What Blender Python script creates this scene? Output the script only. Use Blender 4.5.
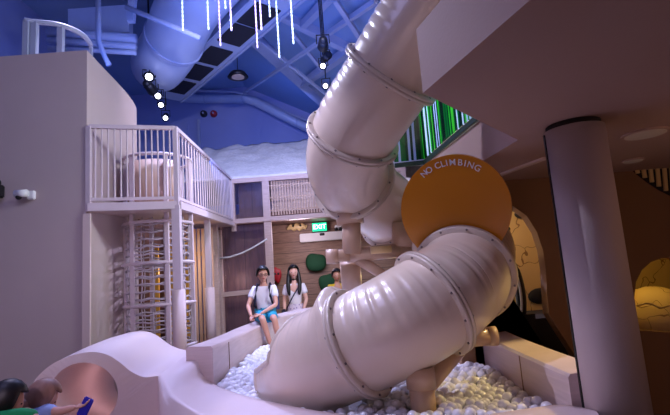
import bpy, bmesh, math, random
from mathutils import Vector, Matrix, noise
random.seed(7)
for o in list(bpy.data.objects): bpy.data.objects.remove(o)
SC = bpy.context.scene; COL = SC.collection
PI = math.pi
# ------------------------------------------------------------ camera
FPX = 470.0; TH = math.radians(8.5); RH = math.radians(4.3)
CAM = Vector((0, 0, 1.5))
Fw = Vector((0, math.cos(TH), math.sin(TH))); U0 = Vector((0, -math.sin(TH), math.cos(TH))); R0 = Vector((1, 0, 0))
Rt = R0*math.cos(RH) - U0*math.sin(RH); Up = R0*math.sin(RH) + U0*math.cos(RH)
cd = bpy.data.cameras.new('camera'); cam = bpy.data.objects.new('camera', cd); COL.objects.link(cam)
cd.sensor_width = 36; cd.lens = FPX/670*36; cd.clip_end = 100; cd.clip_start = .05
M = Matrix((Rt, Up, -Fw)).transposed().to_4x4(); M.translation = CAM; cam.matrix_world = M
SC.camera = cam
# ------------------------------------------------------------ world, lights, exposure
w = bpy.data.worlds.new('world'); SC.world = w; w.use_nodes = True
w.node_tree.nodes['Background'].inputs[0].default_value = (.15, .17, .62, 1)
w.node_tree.nodes['Background'].inputs[1].default_value = .24
SC.view_settings.view_transform = 'Standard'; SC.view_settings.look = 'None'
SC.view_settings.gamma = 1; SC.view_settings.use_curve_mapping = False
SC.view_settings.exposure = 0.0
def light(kind, name, loc, color, power, target=None, size=.3, spot=60, blend=.3, sizey=None):
    l = bpy.data.lights.new(name, kind); l.color = color; l.energy = power
    o = bpy.data.objects.new(name, l); COL.objects.link(o); o.location = loc
    if kind == 'AREA':
        l.size = size
        if sizey: l.shape = 'RECTANGLE'; l.size_y = sizey
    else: l.shadow_soft_size = size
    if kind == 'SPOT': l.spot_size = math.radians(spot); l.spot_blend = blend
    if target is not None:
        o.rotation_euler = (Vector(target)-Vector(loc)).to_track_quat('-Z', 'Y').to_euler()
    return o
BLUE = (.10, .22, 1.0); LAV = (.68, .63, 1.0); WHT = (.9, .82, 1.0)
light('AREA', 'blue_wash_ceiling', (-1.2, 7.5, 4.6), BLUE, 95, (-2.2, 10.5, 8.0), 3.0)
light('AREA', 'blue_wash_near', (-3.6, 6.9, 4.9), BLUE, 24, (-4.2, 8.5, 8), 1.6)
light('AREA', 'blue_wash_wall', (-1.5, 13.2, 5.9), BLUE, 22, (-2.6, 16, 6.9), 2.0)
light('SPOT', 'stage_spot_left', (-3.4, 6.2, 6.6), LAV, 450, (-1.2, 4.6, .7), .12, 75, .5)
light('SPOT', 'stage_spot_center', (-1.6, 7.6, 6.2), (.46, .52, 1.0), 1700, (-.6, 5.9, .6), .12, 62, .5)
light('AREA', 'house_light', (-2.4, 1.4, 5.2), (.50, .48, 1.0), 46, (-2.2, 6, 1.6), 1.8)
light('SPOT', 'facade_spot', (-.6, 4.6, 5.6), (.80, .74, 1.0), 620, (-2.0, 10.4, 3.7), .15, 75, .5)
light('SPOT', 'slide_spot', (-2.3, 3.0, 5.3), (.68, .66, 1.0), 560, (.15, 3.6, 1.1), .06, 34, .5)
light('SPOT', 'roof_fill_spot', (-.5, 7.6, 6.3), (.66, .72, 1.0), 260, (-1.3, 11.6, 4.4), .08, 60, .6)  # extra spot added to brighten the rock roof
light('SPOT', 'slide_rim_spot', (-2.6, 5.6, 6.0), (.70, .74, 1.0), 500, (.3, 3.9, 3.2), .08, 40, .5)
light('SPOT', 'net_spot', (.5, 8.3, 3.7), (.70, .66, 1.0), 300, (-3.0, 6.2, 1.8), .03, 34, .5)
light('POINT', 'tunnel_fill', (-1.95, 4.5, .80), (1.0, .66, .76), 1.3, size=.05)  # unseen point light added to brighten the bore
light('SPOT', 'tunnel_front_fill', (-1.2, -1.5, 3.0), (.92, .72, 1.0), 190, (-2.3, 3.8, .9), .15, 46, .7)  # fill from behind the camera, added for the tunnel's front face
light('POINT', 'under_slab_lamp', (3.0, 2.2, 1.9), (1.0, .58, .42), 8, size=.25)
light('SPOT', 'slab_downlight_light', (2.6, 4.0, 2.28), (1.0, .74, .30), 130, (1.5, 3.55, .8), .06, 46, .5)
light('POINT', 'warm_low_lamp', (.9, 5.9, 1.5), (1.0, .74, .32), 18, size=.2)
light('POINT', 'cave_lamp', (1.9, 5.4, 2.05), (1.0, .74, .40), 4.5, size=.1)
light('POINT', 'niche_lamp', (3.15, 5.0, 1.55), (1.0, .70, .15), 4, size=.05)
light('AREA', 'low_front_fill', (-1.6, -1.4, 1.5), (1.0, .66, .66), 12, (-1.6, 4, 1.2), 1.8)  # low pinkish fill added to lift the lower left wall
light('AREA', 'glass_backlight', (1.9, 4.6, 4.4), (.85, .90, 1.0), 260, (1.0, 4.6, 2.9), 1.0)  # unseen area light added to backlight the striped glass
light('POINT', 'back_room_lamp', (-.9, 11.2, 2.6), (.90, .74, .90), 40, size=.3)
light('POINT', 'left_room_lamp', (-3.0, 8.4, 1.9), (1.0, .72, .50), 14, size=.2)
light('POINT', 'window_fill', (-2.3, 10.8, 1.6), (.95, .72, .80), 4, size=.2)  # point light added to brighten the space behind the lower window

# ------------------------------------------------------------ pixel rays
def ray(x, y): return FPX*Fw + (x-335)*Rt - (y-207.5)*Up
def P(x, y, Y): d = ray(x, y); return CAM + d*(Y/d.y)
def PZ(x, y, z): d = ray(x, y); return CAM + d*((z-CAM.z)/d.z)
def PX(x, y, X): d = ray(x, y); return CAM + d*(X/d.x)
def Q(p):
    v = p-CAM; q = v.dot(Fw); return 335+FPX*v.dot(Rt)/q, 207.5-FPX*v.dot(Up)/q
# ------------------------------------------------------------ materials
def lin(c): return tuple(((v/255)/12.92 if v/255 <= .04045 else ((v/255+.055)/1.055)**2.4) for v in c)+(1,)
def mat(name, rgb, rough=.55, var=.12, scale=6, bump=.0, bscale=60, coat=0, metal=0, emit=None, es=0, trans=0, alpha=1, stretch=None):
    m = bpy.data.materials.new(name); m.use_nodes = True; nt = m.node_tree; n = nt.nodes; b = n['Principled BSDF']
    c = lin(rgb)
    tc = n.new('ShaderNodeTexCoord'); nz = n.new('ShaderNodeTexNoise'); nz.inputs['Scale'].default_value = scale
    nz.inputs['Detail'].default_value = 5
    src = tc.outputs['Object']
    if stretch:
        mp = n.new('ShaderNodeMapping'); mp.inputs['Scale'].default_value = stretch
        nt.links.new(src, mp.inputs[0]); src = mp.outputs[0]
    nt.links.new(src, nz.inputs['Vector'])
    mx = n.new('ShaderNodeMix'); mx.data_type = 'RGBA'
    mx.inputs['A'].default_value = tuple(v*(1-var) for v in c[:3])+(1,)
    mx.inputs['B'].default_value = tuple(min(1, v*(1+var)) for v in c[:3])+(1,)
    nt.links.new(nz.outputs['Fac'], mx.inputs['Factor']); nt.links.new(mx.outputs['Result'], b.inputs['Base Color'])
    b.inputs['Roughness'].default_value = rough; b.inputs['Metallic'].default_value = metal
    b.inputs['Coat Weight'].default_value = coat; b.inputs['Coat Roughness'].default_value = .12
    b.inputs['Transmission Weight'].default_value = trans; b.inputs['Alpha'].default_value = alpha
    if emit: b.inputs['Emission Color'].default_value = emit; b.inputs['Emission Strength'].default_value = es
    if bump:
        bn = n.new('ShaderNodeTexNoise'); bn.inputs['Scale'].default_value = bscale; nt.links.new(src, bn.inputs['Vector'])
        bp = n.new('ShaderNodeBump'); bp.inputs['Strength'].default_value = bump; bp.inputs['Distance'].default_value = .02
        nt.links.new(bn.outputs['Fac'], bp.inputs['Height']); nt.links.new(bp.outputs['Normal'], b.inputs['Normal'])
    return m
def wood(name, a, b2, plank=.0, axis='Z', rough=.5, grain=(2, 2, 26)):
    m = mat(name, a, rough); nt = m.node_tree; n = nt.nodes; b = n['Principled BSDF']
    tc = n.new('ShaderNodeTexCoord'); mp = n.new('ShaderNodeMapping'); mp.inputs['Scale'].default_value = grain
    nz = n.new('ShaderNodeTexNoise'); nz.inputs['Scale'].default_value = 2.2; nz.inputs['Detail'].default_value = 8; nz.inputs['Distortion'].default_value = .6
    nt.links.new(tc.outputs['Object'], mp.inputs[0]); nt.links.new(mp.outputs[0], nz.inputs['Vector'])
    rp = n.new('ShaderNodeValToRGB'); rp.color_ramp.elements[0].position = .3; rp.color_ramp.elements[1].position = .7
    rp.color_ramp.elements[0].color = lin(a); rp.color_ramp.elements[1].color = lin(b2)
    nt.links.new(nz.outputs['Fac'], rp.inputs[0]); out = rp.outputs[0]
    if plank:
        sp = n.new('ShaderNodeSeparateXYZ'); nt.links.new(tc.outputs['Object'], sp.inputs[0])
        md = n.new('ShaderNodeMath'); md.operation = 'PINGPONG'; md.inputs[1].default_value = plank/2
        nt.links.new(sp.outputs[axis], md.inputs[0])
        lt = n.new('ShaderNodeMath'); lt.operation = 'LESS_THAN'; lt.inputs[1].default_value = .006; nt.links.new(md.outputs[0], lt.inputs[0])
        mx = n.new('ShaderNodeMix'); mx.data_type = 'RGBA'; nt.links.new(lt.outputs[0], mx.inputs['Factor'])
        nt.links.new(out, mx.inputs['A']); mx.inputs['B'].default_value = tuple(v*.35 for v in lin(a)[:3])+(1,)
        out = mx.outputs['Result']
    nt.links.new(out, b.inputs['Base Color'])
    return m
def glass(name, rgb, rough=.08, alpha=.25):
    m = bpy.data.materials.new(name); m.use_nodes = True; nt = m.node_tree; n = nt.nodes; b = n['Principled BSDF']
    b.inputs['Base Color'].default_value = lin(rgb); b.inputs['Roughness'].default_value = rough; b.inputs['Alpha'].default_value = alpha
    return m
MT = {}
MT['plaster'] = mat('painted_plaster', (198, 180, 178), .7, .05, 2, .08, 90)
MT['plaster2'] = mat('painted_plaster_light', (222, 202, 196), .65, .05, 2, .05, 90)
MT['slab'] = mat('slab_plaster', (182, 152, 143), .7, .04, 1.5, .05, 60)
MT['tan'] = mat('tan_wall', (146, 108, 76), .75, .08, 2)
MT['dark'] = mat('dark_base', (38, 30, 30), .8)
MT['soft'] = mat('sculpted_birch', (225, 205, 205), .42, .07, 4, .04, 40, coat=.15, stretch=(1, .3, 1))
MT['rim'] = wood('rim_birch', (216, 194, 192), (202, 180, 178), grain=(1, 1, 14), rough=.45)
MT['slide'] = mat('slide_plastic', (222, 202, 184), .30, .05, 3, .03, 14, coat=.5)
MT['flange'] = mat('flange_plastic', (205, 188, 172), .35, .05, 6, coat=.3)
MT['bolt'] = mat('bolt_metal', (120, 108, 108), .4, metal=.6)
MT['pipe'] = mat('beige_pipe', (205, 172, 146), .42, .06, 5, coat=.2)
MT['cream'] = mat('cream_paint', (232, 200, 140), .45, .04, 5)
MT['orange'] = mat('orange_guard', (205, 128, 0), .34, .05, 3, coat=.3)
MT['white'] = mat('white_paint', (235, 235, 235), .5, .03)
MT['ball'] = mat('ball_plastic', (236, 236, 244), .28, .03, 3, coat=.3)
MT['pipewhite'] = mat('rail_paint', (208, 192, 200), .45, .05)
MT['postwrap'] = mat('padded_wrap', (214, 190, 190), .55, .06, 3)
MT['rope'] = mat('net_rope', (188, 176, 186), .7, .2, 30)
MT['birch'] = wood('birch_frame', (208, 184, 180), (190, 164, 158))
MT['planks'] = wood('wood_planks', (128, 98, 84), (165, 130, 108), .28, 'Z', grain=(1.5, 1.5, 12))
MT['ply'] = wood('brown_ply', (98, 72, 66), (134, 100, 88), .9, 'X', grain=(10, 10, 1.2))
MT['slat'] = wood('slat_wood', (205, 176, 158), (186, 154, 136), grain=(14, 14, 1))
MT['yellowwood'] = mat('yellow_panel', (214, 160, 70), .5)
MT['bluewall'] = mat('back_wall_paint', (150, 160, 205), .7, .06, 2)
MT['ceil'] = mat('ceiling_paint', (140, 168, 205), .75, .08, 1.2)
MT['steel'] = mat('steel_paint', (170, 180, 205), .5, .08, 4)
MT['duct'] = mat('duct_metal', (185, 195, 215), .45, .06, 3, metal=.1)
MT['grille'] = mat('duct_grille', (26, 24, 34), .7)
MT['black'] = mat('black_metal', (16, 16, 20), .45)
MT['rock'] = mat('rock_fabric', (225, 222, 224), .7, .2, 9, 1.0, 16)
MT['floor'] = wood('floor_boards', (110, 86, 76), (130, 104, 92), .2, 'X')
MT['lens'] = mat('lamp_lens', (255, 255, 255), emit=(.75, .75, 1, 1), es=8)
MT['dlens'] = mat('downlight_lens', (200, 180, 168), .5, emit=(1, .8, .7, 1), es=.02)
MT['tubeW'] = mat('led_white', (255, 255, 255), emit=(.40, .62, 1, 1), es=2.2)
MT['tubeV'] = mat('led_violet', (255, 255, 255), emit=(.50, .28, 1, 1), es=2.4)
MT['exit'] = mat('exit_green', (20, 200, 120), emit=(.0, .75, .38, 1), es=1.1)
MT['exitw'] = mat('exit_letters', (255, 255, 255), emit=(.9, 1, .95, 1), es=2.0)
MT['green'] = mat('dark_green_felt', (22, 74, 44), .8, .15, 8)
MT['gframe'] = mat('green_frame', (6, 46, 28), .5)
MT['skin'] = mat('skin', (205, 150, 128), .5, .05, 8)
MT['skin2'] = mat('skin_pale', (222, 172, 156), .5, .05, 8)
MT['hairk'] = mat('black_hair', (18, 14, 18), .45, .3, 40, stretch=(1, 1, .2))
MT['hairb'] = mat('brown_hair', (150, 112, 98), .5, .5, 26, stretch=(1, 1, .3))
MT['tee'] = mat('white_tee', (232, 226, 236), .8, .05, 9, .2, 20)
MT['teal'] = mat('teal_shorts', (24, 150, 185), .75, .12, 9)
MT['strap'] = mat('dark_strap', (30, 28, 52), .7)
MT['pack'] = mat('backpack', (62, 60, 100), .75)
MT['kgreen'] = mat('green_shirt', (12, 150, 88), .8, .1, 9)
MT['kblue'] = mat('pale_blue_shirt', (150, 172, 222), .8, .08, 9)
MT['blue'] = mat('blue_band', (40, 34, 190), .5)
MT['yellow'] = mat('yellow_shirt', (225, 190, 50), .8)
MT['red'] = mat('red_paint', (170, 30, 40), .5)
MT['shoe'] = mat('shoe', (90, 90, 100), .6)
MT['denim'] = mat('dark_trousers', (40, 44, 70), .8)
MT['pane'] = glass('window_glass', (90, 80, 120), .05, .16)
def skirt_mat():
    m = mat('patterned_skirt', (205, 190, 220), .8); nt = m.node_tree; n = nt.nodes
    v = n.new('ShaderNodeTexVoronoi'); v.inputs['Scale'].default_value = 22; tc = n.new('ShaderNodeTexCoord'); nt.links.new(tc.outputs['Object'], v.inputs['Vector'])
    r = n.new('ShaderNodeValToRGB'); r.color_ramp.elements[0].position = .2; r.color_ramp.elements[1].position = .34
    r.color_ramp.elements[0].color = lin((150, 128, 176)); r.color_ramp.elements[1].color = lin((224, 210, 230))
    nt.links.new(v.outputs['Distance'], r.inputs[0]); nt.links.new(r.outputs[0], n['Principled BSDF'].inputs['Base Color']); return m
MT['skirt'] = skirt_mat()
def stripe_mat():
    m = mat('bamboo_print_glass', (20, 120, 50), .15); nt = m.node_tree; n = nt.nodes; b = n['Principled BSDF']
    tc = n.new('ShaderNodeTexCoord'); dt = n.new('ShaderNodeVectorMath'); dt.operation = 'DOT_PRODUCT'; dt.inputs[1].default_value = (-31, 29, .8)
    nt.links.new(tc.outputs['Object'], dt.inputs[0])
    fl = n.new('ShaderNodeMath'); fl.operation = 'FLOOR'; nt.links.new(dt.outputs['Value'], fl.inputs[0])
    nz = n.new('ShaderNodeTexWhiteNoise'); nz.noise_dimensions = '1D'; nt.links.new(fl.outputs[0], nz.inputs['W'])
    r = n.new('ShaderNodeValToRGB'); cr = r.color_ramp; cr.interpolation = 'CONSTANT'
    cols = [(0, (8, 58, 34)), (.16, (60, 190, 60)), (.28, (10, 100, 46)), (.42, (206, 220, 245)), (.56, (14, 130, 54)), (.70, (190, 206, 240)), (.80, (90, 200, 70)), (.88, (8, 72, 38))]
    cr.elements[0].color = lin(cols[0][1]); cr.elements[0].position = 0
    cr.elements[1].color = lin(cols[1][1]); cr.elements[1].position = cols[1][0]
    for p, c in cols[2:]: e = cr.elements.new(p); e.color = lin(c)
    nt.links.new(nz.outputs['Value'], r.inputs[0]); nt.links.new(r.outputs[0], b.inputs['Base Color'])
    # a print on glass: light from behind passes through the sheet, so part of the shading is translucent
    tr = n.new('ShaderNodeBsdfTranslucent'); nt.links.new(r.outputs[0], tr.inputs[0])
    ms = n.new('ShaderNodeMixShader'); ms.inputs[0].default_value = .55
    nt.links.new(b.outputs[0], ms.inputs[1]); nt.links.new(tr.outputs[0], ms.inputs[2]); nt.links.new(ms.outputs[0], n['Material Output'].inputs[0])
    return m
MT['stripe'] = stripe_mat()
def doodle_mat():
    m = mat('doodled_cave_paint', (226, 196, 140), .7, .06, 3); nt = m.node_tree; n = nt.nodes; b = n['Principled BSDF']
    tc = n.new('ShaderNodeTexCoord'); v = n.new('ShaderNodeTexVoronoi'); v.feature = 'DISTANCE_TO_EDGE'; v.inputs['Scale'].default_value = 2.6
    nz = n.new('ShaderNodeTexNoise'); nz.inputs['Scale'].default_value = 3; va = n.new('ShaderNodeVectorMath'); va.operation = 'MULTIPLY_ADD'
    nt.links.new(tc.outputs['Object'], nz.inputs['Vector'])
    nt.links.new(nz.outputs['Color'], va.inputs[0]); va.inputs[1].default_value = (.5, .5, .5); nt.links.new(tc.outputs['Object'], va.inputs[2])
    nt.links.new(va.outputs[0], v.inputs['Vector'])
    lt = n.new('ShaderNodeMath'); lt.operation = 'LESS_THAN'; lt.inputs[1].default_value = .009; nt.links.new(v.outputs['Distance'], lt.inputs[0])
    mx = n.new('ShaderNodeMix'); mx.data_type = 'RGBA'; mx.inputs['A'].default_value = lin((226, 196, 140)); mx.inputs['B'].default_value = lin((150, 112, 74))
    nt.links.new(lt.outputs[0], mx.inputs['Factor']); nt.links.new(mx.outputs['Result'], b.inputs['Base Color']); return m
MT['doodle'] = doodle_mat()

# ------------------------------------------------------------ helpers
def link(name, bm, m, parent=None, smooth=False, loc=None):
    me = bpy.data.meshes.new(name); bmesh.ops.recalc_face_normals(bm, faces=bm.faces[:]); bm.to_mesh(me); bm.free()
    ms = m if isinstance(m, (list, tuple)) else [m]
    for x in ms: me.materials.append(MT[x] if isinstance(x, str) else x)
    if smooth:
        for p in me.polygons: p.use_smooth = True
    o = bpy.data.objects.new(name, me); COL.objects.link(o)
    if parent is not None:
        o.parent = parent; o.matrix_parent_inverse = Matrix.Identity(4)
        off = WL.get(parent.name, Vector())
        me.transform(Matrix.Translation(-off)); WL[o.name] = off
    else:
        # origin at the base of the thing
        if len(me.vertices):
            xs = [v.co for v in me.vertices]
            b = Vector((sum(v.x for v in xs)/len(xs), sum(v.y for v in xs)/len(xs), min(v.z for v in xs)))
            me.transform(Matrix.Translation(-b)); o.location = b; WL[o.name] = b
    return o
WL = {}
def thing(name, label, cat, loc=(0, 0, 0), group=None):
    o = bpy.data.objects.new(name, None); COL.objects.link(o); o.location = loc; o.empty_display_size = .1
    WL[o.name] = Vector(loc); return tag(o, label, cat, group)
def tag(o, label, cat, group=None, kind=None):
    o['label'] = label; o['category'] = cat
    if group: o['group'] = group
    if kind: o['kind'] = kind
    return o
def struct(name, bm, m, smooth=False):
    o = link(name, bm, m, None, smooth); o['kind'] = 'structure'; return o
def box(bm, a, b, bev=0):
    a = Vector(a); b = Vector(b); c = (a+b)/2; s = b-a
    r = bmesh.ops.create_cube(bm, size=1, matrix=Matrix.Translation(c) @ Matrix.Diagonal((abs(s.x), abs(s.y), abs(s.z), 1)))
    if bev:
        es = list({e for v in r['verts'] for e in v.link_edges}); bmesh.ops.bevel(bm, geom=es, offset=bev, segments=2, affect='EDGES')
def bar(bm, p, q, wx, wy=None, up=Vector((0, 0, 1)), bev=0):
    p = Vector(p); q = Vector(q); d = q-p; L = d.length; d.normalize()
    if abs(d.dot(up)) > .98: up = Vector((0, 1, 0))
    s = d.cross(up).normalized(); u = s.cross(d)
    m = Matrix((s, u, d)).transposed().to_4x4(); m.translation = (p+q)/2
    r = bmesh.ops.create_cube(bm, size=1, matrix=m @ Matrix.Diagonal((wx, wy or wx, L, 1)))
    if bev:
        es = list({e for v in r['verts'] for e in v.link_edges}); bmesh.ops.bevel(bm, geom=es, offset=bev, segments=2, affect='EDGES')
def cyl(bm, p, q, r, r2=None, n=20, caps=True):
    p = Vector(p); q = Vector(q); d = q-p
    m = d.to_track_quat('Z', 'Y').to_matrix().to_4x4(); m.translation = (p+q)/2
    bmesh.ops.create_cone(bm, cap_ends=caps, segments=n, radius1=r, radius2=r if r2 is None else r2, depth=d.length, matrix=m)
def sph(bm, c, r, n=12, sc=(1, 1, 1), rot=None):
    m = Matrix.Translation(Vector(c)) @ (rot.to_4x4() if rot else Matrix.Identity(4)) @ Matrix.Diagonal((sc[0], sc[1], sc[2], 1))
    return bmesh.ops.create_uvsphere(bm, u_segments=n*2, v_segments=n, radius=r, matrix=m)['verts']
def tube(bm, pts, r, n=8, closed=False):
    pts = [Vector(p) for p in pts]; N = len(pts); rings = []
    up = Vector((0, 0, 1))
    for i, p in enumerate(pts):
        if closed: t = pts[(i+1) % N]-pts[i-1]
        else: t = pts[min(i+1, N-1)]-pts[max(i-1, 0)]
        t.normalize(); u = up if abs(t.dot(up)) < .95 else Vector((0, 1, 0))
        s = t.cross(u).normalized(); v = s.cross(t)
        rr = r[i] if isinstance(r, (list, tuple)) else r
        rings.append([bm.verts.new(p+(s*math.cos(a)+v*math.sin(a))*rr) for a in [2*PI*k/n for k in range(n)]])
    for i in range(N if closed else N-1):
        A, B = rings[i], rings[(i+1) % N]
        for k in range(n): bm.faces.new((A[k], A[(k+1) % n], B[(k+1) % n], B[k]))
    if not closed:
        bm.faces.new(rings[0][::-1]); bm.faces.new(rings[-1])
def cr(pts, t):
    n = len(pts)-1; i = max(0, min(int(t), n-1)); f = t-i
    a = pts[i-1] if i > 0 else pts[0]*2-pts[1]; b = pts[i]; c = pts[i+1]; d = pts[i+2] if i+2 <= n else pts[n]*2-pts[n-1]
    return .5*((2*b)+(c-a)*f+(2*a-5*b+4*c-d)*f*f+(3*b-a-3*c+d)*f**3)
def resample(pts, N):
    return [cr(pts, (len(pts)-1)*i/(N-1)) for i in range(N)]
def grid(bm, rows):
    V = [[bm.verts.new(p) for p in r] for r in rows]
    for i in range(len(V)-1):
        for j in range(len(V[0])-1): bm.faces.new((V[i][j], V[i][j+1], V[i+1][j+1], V[i+1][j]))
    return V
def prism(bm, poly, z0, z1):
    lo = [bm.verts.new((x, y, z0)) for x, y in poly]; hi = [bm.verts.new((x, y, z1)) for x, y in poly]; n = len(poly)
    bm.faces.new(lo[::-1]); bm.faces.new(hi)
    for i in range(n): bm.faces.new((lo[i], lo[(i+1) % n], hi[(i+1) % n], hi[i]))
def new(): return bmesh.new()
def text_bm(bm, s, size, mtx, depth=.004):
    c = bpy.data.curves.new('t', 'FONT'); c.body = s; c.size = size; c.extrude = depth; c.align_x = 'CENTER'; c.align_y = 'CENTER'
    c.offset = size*.004
    o = bpy.data.objects.new('t', c); COL.objects.link(o)
    dg = bpy.context.evaluated_depsgraph_get(); me = o.evaluated_get(dg).to_mesh(); me.transform(mtx); bm.from_mesh(me)
    o.evaluated_get(dg).to_mesh_clear(); bpy.data.objects.remove(o)

# ------------------------------------------------------------ room shell
b = new(); box(b, (-7, -3, -.1), (7, 16.4, 0)); struct('floor', b, 'floor')
b = new(); box(b, (-7, 16, 0), (7, 16.2, 9)); struct('wall_back', b, 'bluewall')
b = new(); box(b, (-7.2, -3, 0), (-7, 16.4, 9)); struct('wall_far_left', b, 'bluewall')
b = new(); box(b, (7, -3, 0), (7.2, 16.4, 9)); struct('wall_right', b, 'tan')
b = new(); box(b, (-7.2, -3.2, 0), (7.2, -3, 9)); struct('wall_behind', b, 'plaster')
RX, RZ, SL = -2.9, 8.5, .52
def ceilz(x): return RZ if x < RX else RZ-SL*(x-RX)
b = new()
v = [b.verts.new(p) for p in [(-7.2, -3.2, RZ), (RX, -3.2, RZ), (7.2, -3.2, ceilz(7.2)), (7.2, 16.4, ceilz(7.2)), (RX, 16.4, RZ), (-7.2, 16.4, RZ)]]
b.faces.new((v[0], v[1], v[4], v[5])); b.faces.new((v[1], v[2], v[3], v[4]))
g = bmesh.ops.extrude_face_region(b, geom=b.faces[:]); bmesh.ops.translate(b, vec=(0, 0, .15), verts=[e for e in g['geom'] if isinstance(e, bmesh.types.BMVert)])
struct('ceiling', b, 'ceil')
def PC(x, y, off=.0):      # point on the sloping ceiling
    d = ray(x, y)          # z = RZ - SL*(X-RX) - off
    t = (RZ+SL*RX-off-CAM.z)/(d.z+SL*d.x); p = CAM+d*t
    if p.x < RX: p = PZ(x, y, RZ-off)
    return p
# tall pink-brown volume at the left with a curved shoulder
prof = [PX(x, y, -3.05) for x, y in [(87, 50), (97, 61), (107, 71.5), (117, 82), (126, 92), (133, 101), (136.5, 108)]]
WY0 = prof[0].y; WZ = prof[0].z; WY1 = prof[-1].y
b = new()
ring = [Vector((-3.05, WY0, 0))]+prof+[Vector((-3.05, WY1, 0))]
A = [b.verts.new(p) for p in ring]; B2 = [b.verts.new(Vector((-6.9, p.y, p.z))) for p in ring]
b.faces.new(A); b.faces.new(B2[::-1])
for i in range(len(A)): b.faces.new((A[i], A[(i+1) % len(A)], B2[(i+1) % len(A)], B2[i]))
struct('wall_left', b, 'plaster')
b = new(); bar(b, (-3.035, WY0-.012, 0), (-3.035, WY0-.012, 2.5), .09, .03); struct('trim_1', b, 'plaster2')
# wall behind tower (slat fence) and far left back wall
b = new(); box(b, (-6.9, 9.2, 0), (-2.9, 9.3, 3.0)); struct('wall_tower_back', b, 'ply')
b = new(); box(b, (-2.6, 12.5, 0), (3.5, 12.6, 3.0)); struct('wall_rear_wood', b, 'planks')
b = new(); box(b, (-2.75, 10.6, 0), (-2.65, 12.6, 3.0)); struct('wall_rear_left', b, 'ply')
b = new(); box(b, (-2.6, 10.65, 3.0), (3.5, 12.6, 3.1)); struct('ceiling_rear_room', b, 'ply')
# ------------------------------------------------------------ mezzanine slab, right walls
ZS, ZT = 2.35, 2.68
A0 = PZ(530, 0, ZS); A1 = PZ(423, 93, ZS); B1 = PZ(518, 140, ZS); G1 = PZ(425, 165, ZT); G2 = PZ(480, 122, ZT)
poly = [(A0.x+.06, -2.9), (A0.x, A0.y), (A1.x, A1.y), (B1.x, B1.y), (G1.x, G1.y), (1.9, 5.95), (6.9, 5.95), (6.9, -2.9)]
b = new(); prism(b, poly, ZS, ZT); tg = struct('ceiling_mezzanine', b, 'slab')
WR = 4.72
def arch(cx, half, z0, z1, n=16, p=1):
    pts = [(cx-half, z0)]
    for k in range(n+1):
        a = PI*(1-k/n); pts.append((cx+half*math.cos(a), z1-half*p+half*p*math.sin(a)))
    pts.append((cx+half, z0)); return pts
def wall_holes(name, x0, x1, y, th, z0, z1, holes, m):
    b = new()
    def loop(pts):
        vs = [b.verts.new((x, y, z)) for x, z in pts]; return [b.edges.new((vs[i], vs[(i+1) % len(vs)])) for i in range(len(vs))]
    es = loop([(x0, z0), (x1, z0), (x1, z1), (x0, z1)])
    for h in holes: es += loop(h)
    bmesh.ops.triangle_fill(b, edges=es, use_beauty=True)
    g = bmesh.ops.extrude_face_region(b, geom=b.faces[:]); bmesh.ops.translate(b, vec=(0, th, 0), verts=[e for e in g['geom'] if isinstance(e, bmesh.types.BMVert)])
    return struct(name, b, m)
def X_(px, py): return P(px, py, WR).x
def Z_(px, py): return P(px, py, WR).z
h1 = [(X_(x, y), Z_(x, y)) for x, y in [(462, 405), (462, 220), (480, 208), (497, 203), (513, 206), (527, 216), (537, 232), (543, 250), (546, 270), (547, 290), (549, 314), (556, 326), (566, 341), (576, 357), (582, 405)]]
h2 = [(X_(x, y), Z_(x, y)) for x, y in [(634, 330), (634, 300), (636, 282), (642, 270), (651, 262), (663, 258), (676, 258), (690, 263), (700, 275), (705, 300), (705, 335)]]
h3 = [(X_(x, y), Z_(x, y)) for x, y in [(630, 168.5), (636, 174), (646, 182), (658, 190), (672, 197), (690, 204), (715, 208), (715, 161)]]
b_ = wall_holes('wall_partition', 1.25, 6.9, WR, .14, .0, ZS, [h1, h2], 'tan')
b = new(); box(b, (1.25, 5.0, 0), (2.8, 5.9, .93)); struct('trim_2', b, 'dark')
b = new(); box(b, (1.3, 5.95, 0), (6.9, 6.05, ZT)); struct('wall_cave_back', b, 'doodle')
b = new(); box(b, (2.82, 4.88, 0), (2.90, 5.95, ZS)); struct('wall_cave_side', b, 'doodle')
# ------------------------------------------------------------ balcony at the left
t = thing('balcony', 'pale balcony deck on posts beside the tall left wall, white baluster railing round it', 'balcony', (-2.1, 6, 0))
c0 = P(90, 211, 5.75); c1 = P(177, 204, 6); c2 = P(232.5, 222, 10.3)
zd = 2.63
K0 = Vector((-3.03, 5.70, zd)); K1 = Vector((c1.x, 6, zd)); K2 = Vector((-2.32, 10.45, zd+.28))
b = new()
lo = [b.verts.new(p-Vector((0, 0, .10))) for p in (K0, K1, K2, Vector((-3.04, 10.45, zd+.28)))]
hi = [b.verts.new(p) for p in (K0, K1, K2, Vector((-3.04, 10.45, zd+.28)))]
b.faces.new(lo[::-1]); b.faces.new(hi)
for i in range(4): b.faces.new((lo[i], lo[(i+1) % 4], hi[(i+1) % 4], hi[i]))
link('deck', b, 'birch', t)
b = new(); bar(b, K0-Vector((0, .02, .05)), K1-Vector((0, .02, .05)), .05, .10); link('edge_beam', b, 'pipewhite', t)
b = new(); bar(b, K1-Vector((-.03, 0, .05)), K2-Vector((-.03, 0, .05)), .05, .10); link('edge_beam', b, 'pipewhite', t)
RH_ = .99
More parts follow.
